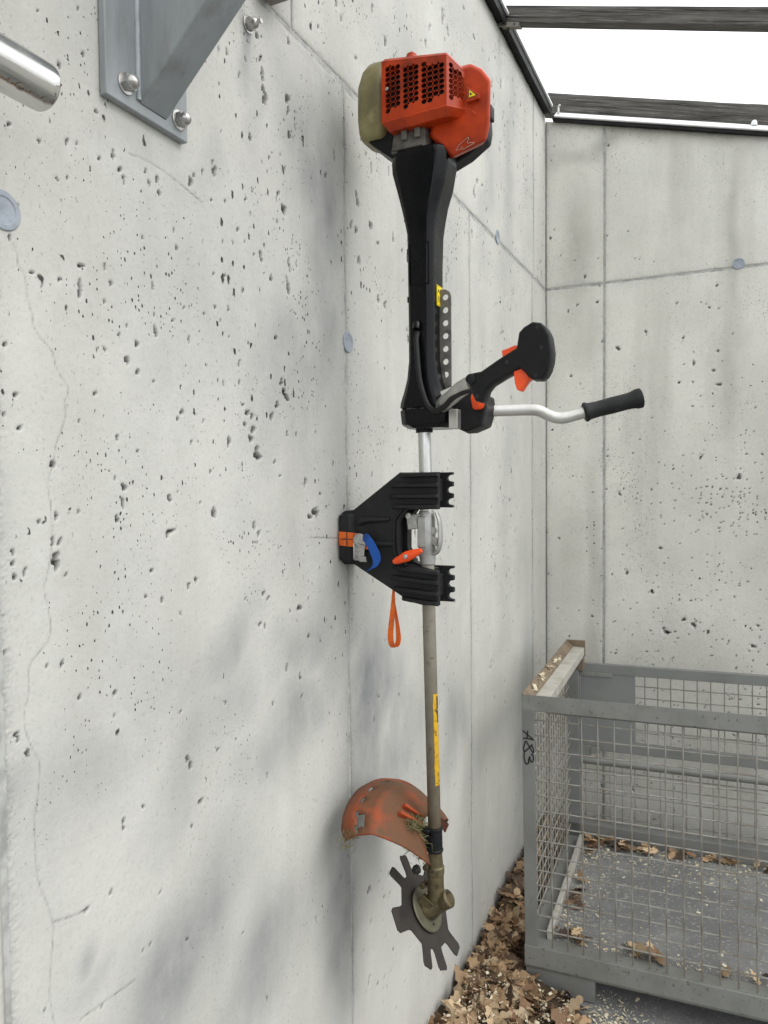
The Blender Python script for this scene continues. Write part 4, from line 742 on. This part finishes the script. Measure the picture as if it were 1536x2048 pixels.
# --- guard clamp
bm = BM(); lathe(bm, SH(.832), (-.02, 0, 1), [(0, .0175), (.002, .0185), (.005, .0185), (.006, .017), (.048, .017), (.049, .0185), (.054, .0185), (.055, .015)], 24)
obox(bm, (.190, 1.484, .8845), (.022, 0, .001), (0, .014, 0), (0, 0, .0025)); obox(bm, (.19, 1.487, .862), (.014, 0, 0), (0, .008, 0), (0, 0, .022)); gc = obj('guard_clamp', bm, M['black_matt'], bc, 35, .001)
bm = BM()
for z in (.872, .845): cyl(bm, (.183, 1.472, z), (.183, 1.486, z), .0048, n=6); cyl(bm, (.176, 1.478, z - .006), (.19, 1.478, z - .006), .003, n=8)
obj('clamp_screw', bm, M['block'], gc, 35)
# --- gearbox and blade
AX = Vector((-.819, 0, -.574)); E1 = Vector((-.574, 0, .819)); E2 = Vector((0, 1, 0)); BC = Vector((.191, 1.5, .694))
bm = BM(); lathe(bm, SH(.845), (.02, 0, -1), [(0, .0155), (.02, .016), (.045, .017), (.047, .0195), (.062, .0195), (.064, .018), (.095, .0175), (.105, .016)], 24)
tube(bm, [(.2145, 1.5, .765), (.2165, 1.5, .74), (.213, 1.5, .716), (.204, 1.5, .703)], lambda t: .0175 + .004 * t, 16, 4)
lathe(bm, BC - AX * .072, AX, [(0, .008), (.001, .0165), (.004, .0195), (.02, .0195), (.024, .0175), (.045, .0215), (.058, .026), (.064, .026), (.066, .02)], 26)
for q in (Vector((.19, 1.483, .755)), Vector((.20, 1.478, .80))): cyl(bm, q, q + Vector((0, .02, 0)), .007, n=10)
obox(bm, (.199, 1.484, .722), (.006, 0, .009), (0, .006, 0), (.012, 0, -.008)); gb = obj('gearbox', bm, M['gear'], bc, 32, .0008)
bm = BM(); lathe(bm, BC - AX * .0735, AX, [(0, .0), (.0002, .012), (.003, .0135)], 20); obj('end_cap', bm, M['gear'], gb, 40)
bm = BM(); lathe(bm, (.186, 1.47, .80), (-.4, -1, 0), [(0, .010), (.006, .010), (.008, .007), (.012, .007)], 16); obj('clamp_bolt', bm, M['soot'], gb, 40)
bm = BM(); lathe(bm, BC - AX * .009, AX, [(0, .02), (.001, .046), (.0035, .0485), (.006, .0475), (.006, .02)], 36)
rp = obj('rider_plate', bm, M['plate_olive'], bc, 40)
bm = BM(); hp = BC - AX * .0092 + E1 * -.03 + E2 * -.012; cyl(bm, hp, hp + AX * .004, .0035, n=10); obj('plate_hole', bm, M['soot'], rp, 40)
def tooth_outline():
    pts = []; rb, rt_ = .079, .1215
    for deg, w, sk in ((-156, .0135, .02), (-128, .0125, -.10), (-72, .024, .05), (-15, .0125, -.12), (14, .0125, .04), (62, .014, .1), (108, .017, -.08), (163, .016, .10)):
        c = R(deg)
        for rr, off in ((rb, -w * 1.12), (rb * 1.1, -w * 1.0), (rt_ * .955, -w * 1.05), (rt_, -w * .75), (rt_ * .985, w * .85), (rt_ * .93, w * 1.05), (rb * 1.1, w * 1.0), (rb, w * 1.12)):
            a = c + off / rr + sk * (rr - rb) / rt_; pts.append((rr * math.cos(a), rr * math.sin(a)))
    return pts
bm = BM(); plate(bm, tooth_outline(), [circle(0, 0, .012, 16)], lambda u, v, d: tuple(BC + E1 * u + E2 * v + AX * d), .0034); obj('blade', bm, M['blade'], bc, 30, .0005, 1)

# ------------------------------------------------------------------ black moulded holder on the wall
hd = thing('wall_holder', 'ribbed black rubber holder with two finned arms, strapped to the wall round the shaft', 'holder', (0, 1.51, 1.52))
FRONT = [(.003, 1.574), (.012, 1.580), (.034, 1.582), (.148, 1.664), (.239, 1.6635), (.239, 1.585), (.166, 1.583), (.146, 1.556), (.1455, 1.497), (.161, 1.466), (.205, 1.459), (.238, 1.453), (.238, 1.380), (.200, 1.378), (.168, 1.384), (.134, 1.404), (.034, 1.460), (.010, 1.459), (.003, 1.465)]
def swell(poly, d): return inset(poly, d)
ar = sum(FRONT[i][0] * FRONT[(i + 1) % len(FRONT)][1] - FRONT[(i + 1) % len(FRONT)][0] * FRONT[i][1] for i in range(len(FRONT)))
f_in = inset(FRONT, .004 if ar < 0 else -.004)
def capped(bm, loops):
    """stack of matching outlines in xz, closed with triangulated ends"""
    ring_faces(bm, [[(x, y, z) for x, z in lp] for y, lp in loops], cap=False)
    for y, lp in (loops[0], loops[-1]):
        res = mgeo.delaunay_2d_cdt([Vector(p) for p in lp], [(i, (i + 1) % len(lp)) for i in range(len(lp))], [], 1, 1e-7)
        v_ = [bm.verts.new((v.x, y, v.y)) for v in res[0]]
        for f in res[2]: bm.faces.new([v_[i] for i in f])
    bmesh.ops.remove_doubles(bm, verts=bm.verts, dist=1e-5)
bm = BM(); capped(bm, [(1.4735, f_in), (1.477, FRONT), (1.481, FRONT)]); body = obj('holder_body', bm, M['rubber'], hd, 30)
BACKP = [(x if x < .2 else x - .026, z) for x, z in FRONT]
bm = BM(); capped(bm, [(1.521, BACKP), (1.545, BACKP), (1.549, inset(BACKP, .004 if ar < 0 else -.004))]); obj('rear_half', bm, M['rubber'], hd, 30)
bm = BM(); box(bm, (.003, 1.4805, 1.468), (.135, 1.5215, 1.572)); obj('web', bm, M['rubber'], hd, 0, .004)
bm = BM(); capped(bm, [(1.462, [(.004, 1.569), (.03, 1.572), (.03, 1.467), (.004, 1.469)]), (1.4745, [(.003, 1.574), (.042, 1.577), (.042, 1.463), (.003, 1.465)])]); obj('foot_flange', bm, M['rubber'], hd, 30, .004)
def fin(x0, z0, x1, z1, h=.0045, d=.012, tip=.02):
    a, b = Vector((x0, z0)), Vector((x1, z1)); n = Vector((-(b - a).y, (b - a).x)).normalized(); bm = BM()
    rings = []
    for t, k in ((0, .15), (.12, .75), (.25, 1), (.9, 1), (1, .85)):
        c = a.lerp(b, t); rings.append([(c.x + n.x * h * s, y, c.y + n.y * h * s) for s, y in ((-1.25, 1.476), (-.8, 1.4735 - d * k), (.8, 1.4735 - d * k), (1.25, 1.476))])
    ring_faces(bm, rings); obj('fin', bm, M['rubber'], hd, 40, .0012)
for z0, x0 in ((1.6575, .152), (1.636, .128), (1.6125, .124), (1.590, .13)): fin(x0, z0, .2385, z0 + (.001 if z0 > 1.65 else 0))
for (x0, z0, z1) in ((.132, 1.4585, 1.4495), (.128, 1.437, 1.428), (.132, 1.4125, 1.404), (.152, 1.391, 1.3835)): fin(x0, z0, .2375, z1)
for off in (0, .009):   # stepped lips round the waist opening
    bm = BM(); pts = [(.168 - off, 1.5875 + off * .1), (.149 - off, 1.566), (.144 - off, 1.553), (.1435 - off, 1.50), (.149 - off, 1.482), (.163 - off, 1.462)]
    tube(bm, [(x, 1.472, z) for x, z in pts], .0034, 8, 4); obj('waist_lip', bm, M['rubber'], hd, 60)
bm = BM(); tube(bm, [(.052, 1.472, 1.556), (.075, 1.470, 1.561), (.10, 1.471, 1.561), (.125, 1.473, 1.563)], lambda t: .009 - .005 * t, 12, 5); obj('moulded_ridge', bm, M['rubber'], hd, 60); bm = BM(); tube(bm, [(.078, 1.472, 1.5075), (.10, 1.47, 1.508), (.135, 1.473, 1.508)], .006, 10, 4); obj('moulded_ridge', bm, M['rubber'], hd, 60); bm = BM(); tube(bm, [(.05, 1.471, 1.478), (.075, 1.470, 1.482), (.10, 1.4715, 1.486)], lambda t: .010 - .004 * t, 12, 5); obj('moulded_ridge', bm, M['rubber'], hd, 60)
def comb(zs, xa, xb, y):
    """plate with round notches along its outer edge"""
    z_hi, z_lo = max(zs) , min(zs); o_ = [(xa, z_hi), (xb, z_hi)]; n = 3; p = (z_hi - z_lo) / n; r_ = p * .27
    for i in range(n):
        c = z_hi - p * (i + .5)
        o_ += [(xb, c + r_ * 1.15)] + [(xb - .006 - r_ * math.cos(t), c + r_ * math.sin(t)) for t in [math.pi / 2 - k * math.pi / 7 for k in range(8)]] + [(xb, c - r_ * 1.15)]
    o_ += [(xb, z_lo), (xa, z_lo)]
    bm = BM(); plate(bm, o_, [], xz(y), .012); return bm
obj('toothed_edge', comb((1.664, 1.586), .17, .2425, 1.5485), M['rubber'], hd, 30, .001)
obj('toothed_edge', comb((1.4565, 1.377), .17, .2435, 1.5485), M['rubber'], hd, 30, .001)
bm = box(BM(), (.2, 1.522, 1.60), (.221, 1.5485, 1.65)); obj('spacer', bm, M['rubber'], hd, 0, .002); bm = box(BM(), (.2, 1.522, 1.392), (.221, 1.5485, 1.44)); obj('spacer', bm, M['rubber'], hd, 0, .002)
# --- lashing strap
st = thing('lashing_strap', 'orange lashing strap with a metal cam buckle and blue tail across the black holder', 'strap', (.02, 1.46, 1.52))
bm = BM(); ribbon(bm, [(.004, 1.4655, 1.5185), (.006, 1.4605, 1.5185), (.012, 1.4585, 1.5185), (.035, 1.4578, 1.517), (.062, 1.4555, 1.515), (.082, 1.449, 1.513)], .031, .0022, (0, 0, 1)); web_ = obj('webbing', bm, M['strap'], st, 40)
bm = BM()
for x in (.026, .044): box(bm, (x, 1.4561, 1.5035), (x + .0022, 1.4568, 1.5325))
box(bm, (.012, 1.4560, 1.517), (.068, 1.4566, 1.5188)); obj('woven_stripe', bm, M['ink'], web_, 0)
bm = BM(); obox(bm, (.063, 1.449, 1.497), (.0125, -.002, 0), (0, .0012, 0), (.002, 0, .025)); obox(bm, (.0525, 1.4455, 1.493), (.0012, 0, 0), (0, .006, 0), (0, 0, .018)); cyl(bm, (.061, 1.4465, 1.514), (.083, 1.4435, 1.511), .006, n=14)
lathe(bm, (.064, 1.4425, 1.518), (0, 1, .1), [(0, .0135), (.0012, .0145), (.003, .0145)], 20); obox(bm, (.072, 1.4445, 1.476), (.009, 0, 0), (0, .0014, .0005), (0, -.003, .006)); bk = obj('cam_buckle', bm, M['zinc'], st, 35, .0008)
bm = BM(); cyl(bm, (.066, 1.4405, 1.515), (.066, 1.444, 1.515), .0032, n=10); obj('rivet', bm, M['cast'], bk, 40)
bm = BM(); ribbon(bm, [(.071, 1.445, 1.519), (.083, 1.438, 1.522), (.093, 1.437, 1.512), (.101, 1.440, 1.496), (.106, 1.444, 1.478), (.103, 1.4445, 1.465), (.093, 1.443, 1.4555)], lambda t: .021 + .006 * t, .002, lambda t: (.15 + .75 * t, -.12, .95 - .55 * t)); obj('blue_tail', bm, M['blue'], st, 40)
bm = BM(); ribbon(bm, [(.122, 1.498, 1.42), (.121, 1.497, 1.395), (.1205, 1.496, 1.372), (.1185, 1.493, 1.34), (.117, 1.488, 1.305), (.1195, 1.489, 1.284), (.1235, 1.499, 1.2765), (.127, 1.508, 1.288), (.1265, 1.508, 1.312), (.1245, 1.504, 1.342), (.1225, 1.5, 1.37)], lambda t: .004 + .0115 * math.sin(math.pi * t) ** 1.2, .0018, lambda t: (.94, .25 * math.cos(6 * t), .2), 5); obj('hanging_loop', bm, M['strap'], st, 40)

# ------------------------------------------------------------------ mesh cage
CY = .036; S = 1.05; CO = Vector((.177, 2.388, .943))
EX = Vector((math.cos(CY), math.sin(CY), .013)).normalized(); EY = Vector((-math.sin(CY), math.cos(CY), 0)); EY = (EY - EX * EY.dot(EX)).normalized(); EZ = EX.cross(EY)
def K(a, b, c): return CO + (EX * a + EY * b + EZ * c) * S
cage = thing('mesh_cage', 'grey steel wire mesh pallet cage with a number written on its corner post', 'cage', K(.6, .42, -.94))
LX, LY = 1.24, .85
def kbox(bm, a, b):
    ring_faces(bm, [[K(x, y, z) for x, y in ((a[0], a[1]), (b[0], a[1]), (b[0], b[1]), (a[0], b[1]))] for z in (a[2], b[2])]); return bm
def kprof(bm, pts, axis_, t0, t1):
    ring_faces(bm, [[K(*((t, p, q) if axis_ == 'x' else (p, t, q))) for p, q in pts] for t in (t0, t1)]); return bm
bm = BM(); kprof(bm, [(.0, 0), (.004, -.002), (.004, -.022), (.030, -.026), (.034, -.055), (.012, -.058), (.0, -.05)], 'x', .0, LX); fr = obj('front_rail', bm, M['cage_rail'], cage, 25, .0012)
bm = BM(); kprof(bm, [(.0, .002), (.003, .002), (.030, -.020), (.030, -.05), (0, -.05)], 'y', .004, LY); obj('side_rail', bm, M['rusty'], cage, 20)
bm = BM(); kprof(bm, [(.0305, -.0195), (.075, -.022), (.075, -.056), (.0305, -.056)], 'y', .004, LY - .01); obj('stacking_lip', bm, M['bare_rail'], cage, 20, .0015)
bm = BM(); kbox(bm, (0, LY - .006, -.06), (.078, LY, .006)); kbox(bm, (.04, LY - .05, -.11), (.075, LY - .008, -.05)); obj('corner_gusset', bm, M['rusty'], cage, 20, .001)
bm = BM(); kprof(bm, [(LX - .075, -.022), (LX, -.02), (LX, -.056), (LX - .075, -.056)], 'y', .004, LY); obj('side_rail', bm, M['cage_rail'], cage, 20)
for (x0, y0) in ((0, 0), (LX - .04, 0), (0, LY - .05), (LX - .04, LY - .05)):
    bm = BM()
    if y0 == 0: kprof(bm, [(x0, y0), (x0 + .039, y0), (x0 + .039, y0 + .006), (x0 + .006, y0 + .006), (x0 + .006, y0 + .04), (x0, y0 + .04)], 'z', 0, 1) if False else ring_faces(bm, [[K(p, q, z) for p, q in ((x0, y0 - .0015), (x0 + .039, y0 - .0015), (x0 + .039, y0 + .005), (x0 + .006, y0 + .005), (x0 + .006, y0 + .04), (x0, y0 + .04))] for z in (-.81, -.045)])
    else: kbox(bm, (x0, y0, -.81), (x0 + .055, y0 + .048, -.045))
    pst = obj('corner_post', bm, M['cage'], cage, 20, .0012)
    if x0 == 0 and y0 == 0: front_post = pst
def strokes(ls):
    bm = BM()
    for pts in ls:
        P = smooth_path([(x, y, 0) for x, y in pts], 5)
        Q = [K((p.x - 195) / 205 * .039, -.0030, -.03 - (p.y - 430) / 1020 * .19) for p in P]
        for i, p in enumerate(Q[:-1]):
            d = (Q[i + 1] - p); s = d.cross(EY).normalized() * .0021; e = d.normalized() * .0009
            bm.faces.new([bm.verts.new(v) for v in (p - s - e, Q[i + 1] - s + e, Q[i + 1] + s + e, p + s - e)])
    return bm
bm = strokes([[(212, 885), (300, 955), (392, 1022)], [(392, 1020), (300, 1012), (218, 1012)], [(292, 880), (285, 950), (278, 1005)],
              [(365, 1105), (300, 1175), (238, 1235), (220, 1190), (240, 1100), (262, 1058), (300, 1120), (345, 1200), (375, 1240), (385, 1190), (350, 1115)],
              [(232, 1240), (226, 1330), (240, 1415), (262, 1445), (300, 1420), (300, 1370), (322, 1312)], [(322, 1312), (330, 1385), (362, 1395), (382, 1330), (365, 1272), (342, 1278)]])
obj('handwritten_number', bm, M['ink'], front_post, 0, recalc=False)
bm = BM(); kprof(bm, [(-.004, -.800), (.05, -.800), (.05, -.868), (.0, -.872), (-.006, -.86)], 'x', -.002, LX); obj('base_beam', bm, M['cage_rail'], cage, 20, .002)
bm = BM(); kbox(bm, (0, LY - .05, -.868), (LX, LY, -.745)); obj('base_beam', bm, M['cage'], cage, 20, .002)
for y0 in (0, 1):
    pass
for x0 in (0, LX - .055):
    bm = BM(); kbox(bm, (x0, .051, -.868), (x0 + .055, LY - .051, -.80)); obj('base_beam', bm, M['cage'], cage, 20, .002)
for (x0, x1, y0, y1) in ((.0, .212, .004, .05), (LX - .212, LX, .004, .05), (.0, .212, LY - .06, LY - .002), (LX - .212, LX, LY - .06, LY - .002)):
    bm = BM(); gz = -.869; zb = (G0 - CO.z) / S + .003 - .013 * x0
    ring_faces(bm, [[K(a, b, z) for a, b in ((x0, y0), (x1, y0), (x1, y1), (x0, y1))] for z in (gz, zb)]); obj('foot', bm, M['cage'], cage, 20, .002)
bm = kbox(BM(), (.058, .056, -.815), (LX - .06, LY - .056, -.806)); obj('floor_sheet', bm, M['floor_sheet'], cage, 0)
bm = kbox(BM(), (.058, .052, -.806), (.075, LY - .09, -.772)); obj('floor_edge', bm, M['bare_rail'], cage, 20, .002)
# back side: upper flap with a sheet plate, centre rails, lower mesh
BY = LY - .012
bm = BM(); kprof(bm, [(BY - .004, -.086), (BY + .012, -.084), (BY + .012, -.126), (BY - .004, -.126)], 'x', .056, LX - .05); obj('back_rail', bm, M['cage'], cage, 20, .002)
bm = BM(); kprof(bm, [(BY - .003, -.400), (BY + .012, -.400), (BY + .012, -.446), (BY - .003, -.446)], 'x', .056, LX - .05); obj('back_rail', bm, M['cage'], cage, 20, .002)
bm = BM(); ring_faces(bm, [[K(x, BY - .004 + .016 * math.cos(t), -.488 + .017 * math.sin(t)) for t in [i * math.pi / 8 for i in range(16)]] for x in (.056, LX - .05)]); obj('hinge_tube', bm, M['cage_rail'], cage, 40)
bm = BM(); kbox(bm, (.058, BY - .002, -.405), (.274, BY + .004, -.12)); obj('sheet_plate', bm, M['cage_plate'], cage, 0, .001)
for a_, b_ in (((.056, BY - .008, -.137), (.185, BY - .0035, -.1225)), ((.10, BY - .02, -.455), (.135, BY - .006, -.43)), ((.05, BY - .012, -.47), (.0995, BY - .006, -.425))):
    bm = kbox(BM(), a_, b_); obj('hinge', bm, M['cage_rail'], cage, 0, .001)
wr = .0025
def wires(axis_, ts, fixed, lo, hi, plane, off):
    """one shared mesh per run; every wire its own object"""
    first = None
    for t in ts:
        if plane == 'front': a, b = (K(t, fixed + off, lo), K(t, fixed + off, hi)) if axis_ == 'v' else (K(lo, fixed + off, t), K(hi, fixed + off, t))
        else: a, b = (K(fixed + off, t, lo), K(fixed + off, t, hi)) if axis_ == 'v' else (K(fixed + off, lo, t), K(fixed + off, hi, t))
        if first is None:
            bm = BM(); n = 14; pts = [a.lerp(b, i / n) + Vector((mnoise.noise((i * .7, t * 9, 1)), mnoise.noise((i * .7, t * 9, 7)), mnoise.noise((i * .7, t * 9, 3)))) * .0011 for i in range(n + 1)]
            tube(bm, pts, wr * S, 6, 1); first = obj('wire', bm, M['wire'], cage, 60); base = a.copy()
        else:
            share('wire', first, cage, a - base)
VX = [.037 + .048 * i for i in range(1, 25)]
wires('v', VX, 0, -.805, -.05, 'front', .010)
wires('h', [-.082 - .048 * i for i in range(15)], 0, .03, LX - .02, 'front', .010 + 2 * wr)
wires('v', [.045 + .048 * i for i in range(1, 16)], 0, -.80, -.05, 'side', .012)
wires('h', [-.082 - .048 * i for i in range(15)], 0, .03, LY - .04, 'side', .012 + 2 * wr)
wires('v', [.311 + .0485 * i for i in range(18)], BY, -.41, -.12, 'front', .0)
wires('h', [-.168 - .047 * i for i in range(5)], BY, .27, LX - .05, 'front', 2 * wr)
wires('v', [.075 + .0485 * i for i in range(23)], BY, -.76, -.49, 'front', .0)
wires('h', [-.53 - .047 * i for i in range(5)], BY, .05, LX - .05, 'front', 2 * wr)

# ------------------------------------------------------------------ oak leaves and wood chips
def leaf_mesh(seed):
    g = random.Random(seed); bm = BM(); n = 13; L_ = 1.0; mid, lf, rt = [], [], []
    bend = g.uniform(-.5, .6); curl = g.uniform(-.9, 1.1); tw = g.uniform(-.5, .5); ph = g.uniform(0, 6); sway = g.uniform(-.08, .08); ph0 = g.random()
    for i in range(n + 1):
        t = i / n; env = (.07 + .40 * math.sin(math.pi * min(1, t ** .85)) ** .8 * (.6 + .6 * t)) * (1 if t < .93 else .55)
        if t < .12: env = .02
        lob = .78 + .27 * math.cos(2 * math.pi * (4.1 * t + ph0)) + g.uniform(-.06, .06)
        if i == n: lob = .35
        w = env * lob * .52; x = t + sway * math.sin(3 * t); zc = bend * .28 * (t - .5) ** 2 + .02 * math.sin(ph + 7 * t)
        def pt(s):
            ww = w * s; zz = zc + curl * ww * ww * .9 + tw * ww * (t - .5) * .8 + .02 * abs(s) + .025 * math.sin(5 * t + ph + 2 * s)
            return (x + .05 * abs(s), ww, zz)
        mid.append(bm.verts.new((x, sway * math.sin(4 * t), zc))); lf.append(bm.verts.new(pt(1))); rt.append(bm.verts.new(pt(-1)))
    for i in range(n):
        bm.faces.new((mid[i], mid[i + 1], lf[i + 1], lf[i])); bm.faces.new((mid[i], rt[i], rt[i + 1], mid[i + 1]))
    bmesh.ops.triangulate(bm, faces=bm.faces)
    for v in bm.verts: v.co.x -= .5
    return bm
LM = []
for k in range(10):
    for m_ in LEAF:
        me = bpy.data.meshes.new('oak_leaf'); b_ = leaf_mesh(100 + k); b_.to_mesh(me); b_.free(); me.materials.append(m_)
        me.polygons.foreach_set('use_smooth', [True] * len(me.polygons)); LM.append(me)
def leaf_tf(p, g, s, tilt=.45):
    return Matrix.Translation(p) @ Matrix.Rotation(g.uniform(0, 6.283), 4, 'Z') @ Matrix.Rotation(g.gauss(0, tilt), 4, 'X') @ Matrix.Rotation(g.gauss(0, tilt), 4, 'Y') @ Matrix.Rotation(math.pi if g.random() < .35 else 0, 4, 'X') @ Matrix.Scale(s, 4)
WT = [.36, .26, .22, .16]
def pick(g):
    u = g.random(); j = 0
    while u > WT[j]: u -= WT[j]; j += 1
    return LM[g.randrange(10) * 4 + j]
def pile_h(x, y):
    """height of the heap above the ground"""
    if x < 0: return 0
    if y < 2.35: edge = .42 - .10 * max(0, 2.0 - y); h = .105 * max(0, 1 - x / edge) ** .7
    else: edge = .33; h = (.105 + .05 * min(1, (y - 2.35) / .6)) * max(0, 1 - x / edge) ** .8
    h *= min(1, max(0, (y - 1.05) / .5)); h *= 1 + .22 * mnoise.noise((x * 9, y * 9, 0)); return max(0, h * (.9 if x > .04 else .72))
pile = thing('leaf_pile', 'heap of dry brown oak leaves along the foot of the long wall', 'leaf pile', (.15, 2.2, G0))
bm = BM(); xs = np.arange(.003, .5, .02); ys = np.arange(1.0, 3.5, .03)
vv = [[bm.verts.new((x, y, G0 + .004 + pile_h(x, y) * .82 - (.02 if pile_h(x, y) < .008 else 0))) for x in xs] for y in ys]
for j in range(len(ys) - 1):
    for i in range(len(xs) - 1): bm.faces.new((vv[j][i], vv[j][i + 1], vv[j + 1][i + 1], vv[j + 1][i]))
obj('leaf_mould', bm, M['litter'], pile, 60)
def free_spot(x, y):
    a = (Vector((x, y, 0)) - Vector((CO.x, CO.y, 0)))
    return a
g = random.Random(5); spots = []
while len(spots) < 1500:
    x, y = abs(g.gauss(0, .19)) + .012, g.uniform(1.15, 3.42)
    h = pile_h(x, y)
    if h < .006 and g.random() > .10: continue
    if x > .62: continue
    d = Vector((x, y, 0)) - Vector((CO.x, CO.y, 0)); la, lb_ = d.dot(EX) / S, d.dot(EY) / S
    z = G0 + .006 + h * g.uniform(.86, 1.12)
    if la > -.035 and lb_ > -.03:
        if la < .24 and lb_ < .08: continue
        if z > K(0, 0, -.87).z - .015 or la > .5: continue
    if x < .035: x = .035 + g.uniform(0, .02)
    spots.append((x, y, z))
near = sorted(spots, key=lambda p: (Vector(p) - Vector((.8, 0, 1.64))).length - (.6 if p[1] > 1.75 else 0))
vis = [p for p in spots if 1.9 < p[1] < 3.1]; g.shuffle(vis); ind = set(id(p) for p in vis[:290]); rest = BM(); og = Vector(pile['origin'])
for p in spots:
    s = g.uniform(.065, .125); tf = leaf_tf(Vector(p) + Vector((0, 0, .008 if id(p) in ind else 0)), g, s, .5); me = pick(g)
    if id(p) in ind:
        o = bpy.data.objects.new('oak_leaf', me); COL.objects.link(o); o.parent = pile; o.matrix_local = Matrix.Translation(-og) @ tf
    else:
        k = len(rest.verts); tmp = me.copy(); tmp.transform(tf); nf = len(rest.faces); rest.from_mesh(tmp); rest.faces.ensure_lookup_table()
        mi = [m_.name for m_ in LEAF].index(me.materials[0].name)
        for fi in range(nf, len(rest.faces)): rest.faces[fi].material_index = mi
        bpy.data.meshes.remove(tmp)
obj('leaf_litter', rest, LEAF, pile, 60, kind='stuff', recalc=False)
def drift(label, pts, seed, zf=-.80):
    t = thing('leaf_drift', label, 'leaves', K(*pts[0], zf), 'leaves blown into the cage'); g_ = random.Random(seed); og_ = Vector(t['origin'])
    for (a, b) in pts:
        o = bpy.data.objects.new('oak_leaf', pick(g_)); COL.objects.link(o); o.parent = t
        o.matrix_local = Matrix.Translation(-og_) @ leaf_tf(K(a, b, zf + g_.uniform(.002, .02)), g_, g_.uniform(.05, .095), .3)
g = random.Random(21)
drift('curled brown leaves along the rear edge of the cage floor', [(abs(g.gauss(.10, .13)) + .1, .775 - abs(g.gauss(0, .022))) for _ in range(34)] + [(g.uniform(.5, 1.1), .78 - abs(g.gauss(0, .01))) for _ in range(12)] + [(.105 + abs(g.gauss(0, .012)), g.uniform(.25, .75)) for _ in range(14)], 31)
drift('brown leaves caught behind the front beam of the cage', [(g.uniform(.07, .20), .075 + abs(g.gauss(0, .012))) for _ in range(9)] + [(g.uniform(.30, .47), .072 + abs(g.gauss(0, .008))) for _ in range(8)] + [(.66, .07), (.69, .072), (.58, .065)], 33)
def chips(name, label, pts, seed, lo=.0025, hi=.009):
    bm = BM(); g_ = random.Random(seed)
    for p in pts:
        a = g_.uniform(0, 6.28); l_ = lo + (hi - lo) * g_.random() ** 2.6; w_ = l_ * g_.uniform(.16, .8); u = Vector((math.cos(a), math.sin(a), g_.gauss(0, .35))) * l_; v = Vector((-math.sin(a), math.cos(a), g_.gauss(0, .35))) * w_; q = Vector(p); hgt = Vector((0, 0, .0012))
        r_ = [q - u - v * .6, q + u * .8 - v, q + u + v * .5, q - u * .6 + v]; ring_faces(bm, [r_, [x + hgt for x in r_]])
    o = obj(name, bm, M['chip'], None, 0); o['kind'] = 'stuff'; tag(o, label, 'wood chips'); return o
g = random.Random(77); pts = []
while len(pts) < 1400:
    x, y = abs(g.gauss(.22, .22)), g.gauss(2.12, .16)
    if x < .03 or x > .9: continue
    d = Vector((x, y, 0)) - Vector((CO.x, CO.y, 0)); la, lb_ = d.dot(EX) / S, d.dot(EY) / S
    if lb_ > -.01 and (la < .25 or g.random() < .7): continue
    h = pile_h(x, y); pts.append((x, y, G0 + .009 + h * 1.02 + (g.uniform(.0, .02) if h > .02 else 0)))
pts += [(x, y, G0 + .008) for x, y in [(g.gauss(.48, .05), g.gauss(2.33, .08)) for _ in range(340)] if True]
chips('wood_chips', 'pale wood chips sprinkled over the leaf heap and the asphalt before the cage', pts, 3, .0014, .008)
pts = []
for _ in range(1500):
    u = g.random()
    if u < .5: a, b = g.uniform(.08, 1.1), .79 - abs(g.gauss(0, .12))
    elif u < .75: a, b = .08 + abs(g.gauss(0, .06)), g.uniform(.06, .78)
    elif u < .88: a, b = g.uniform(.08, .7), .06 + abs(g.gauss(0, .03))
    else: a, b = g.uniform(.08, 1.1), g.uniform(.06, .79)
    if b < .058: continue
    pts.append(K(a, b, -.8055))
chips('wood_chips', 'pale wood chips scattered on the dark floor sheet inside the wire cage', pts, 4, .0012, .0085)
pts = [K(.012 + .02 * g.random(), g.uniform(.05, .55), -.004 + g.random() * .006) for _ in range(26)]
chips('wood_chips', 'pale splinters lying on the left top rail of the wire cage', pts, 5, .006, .016)
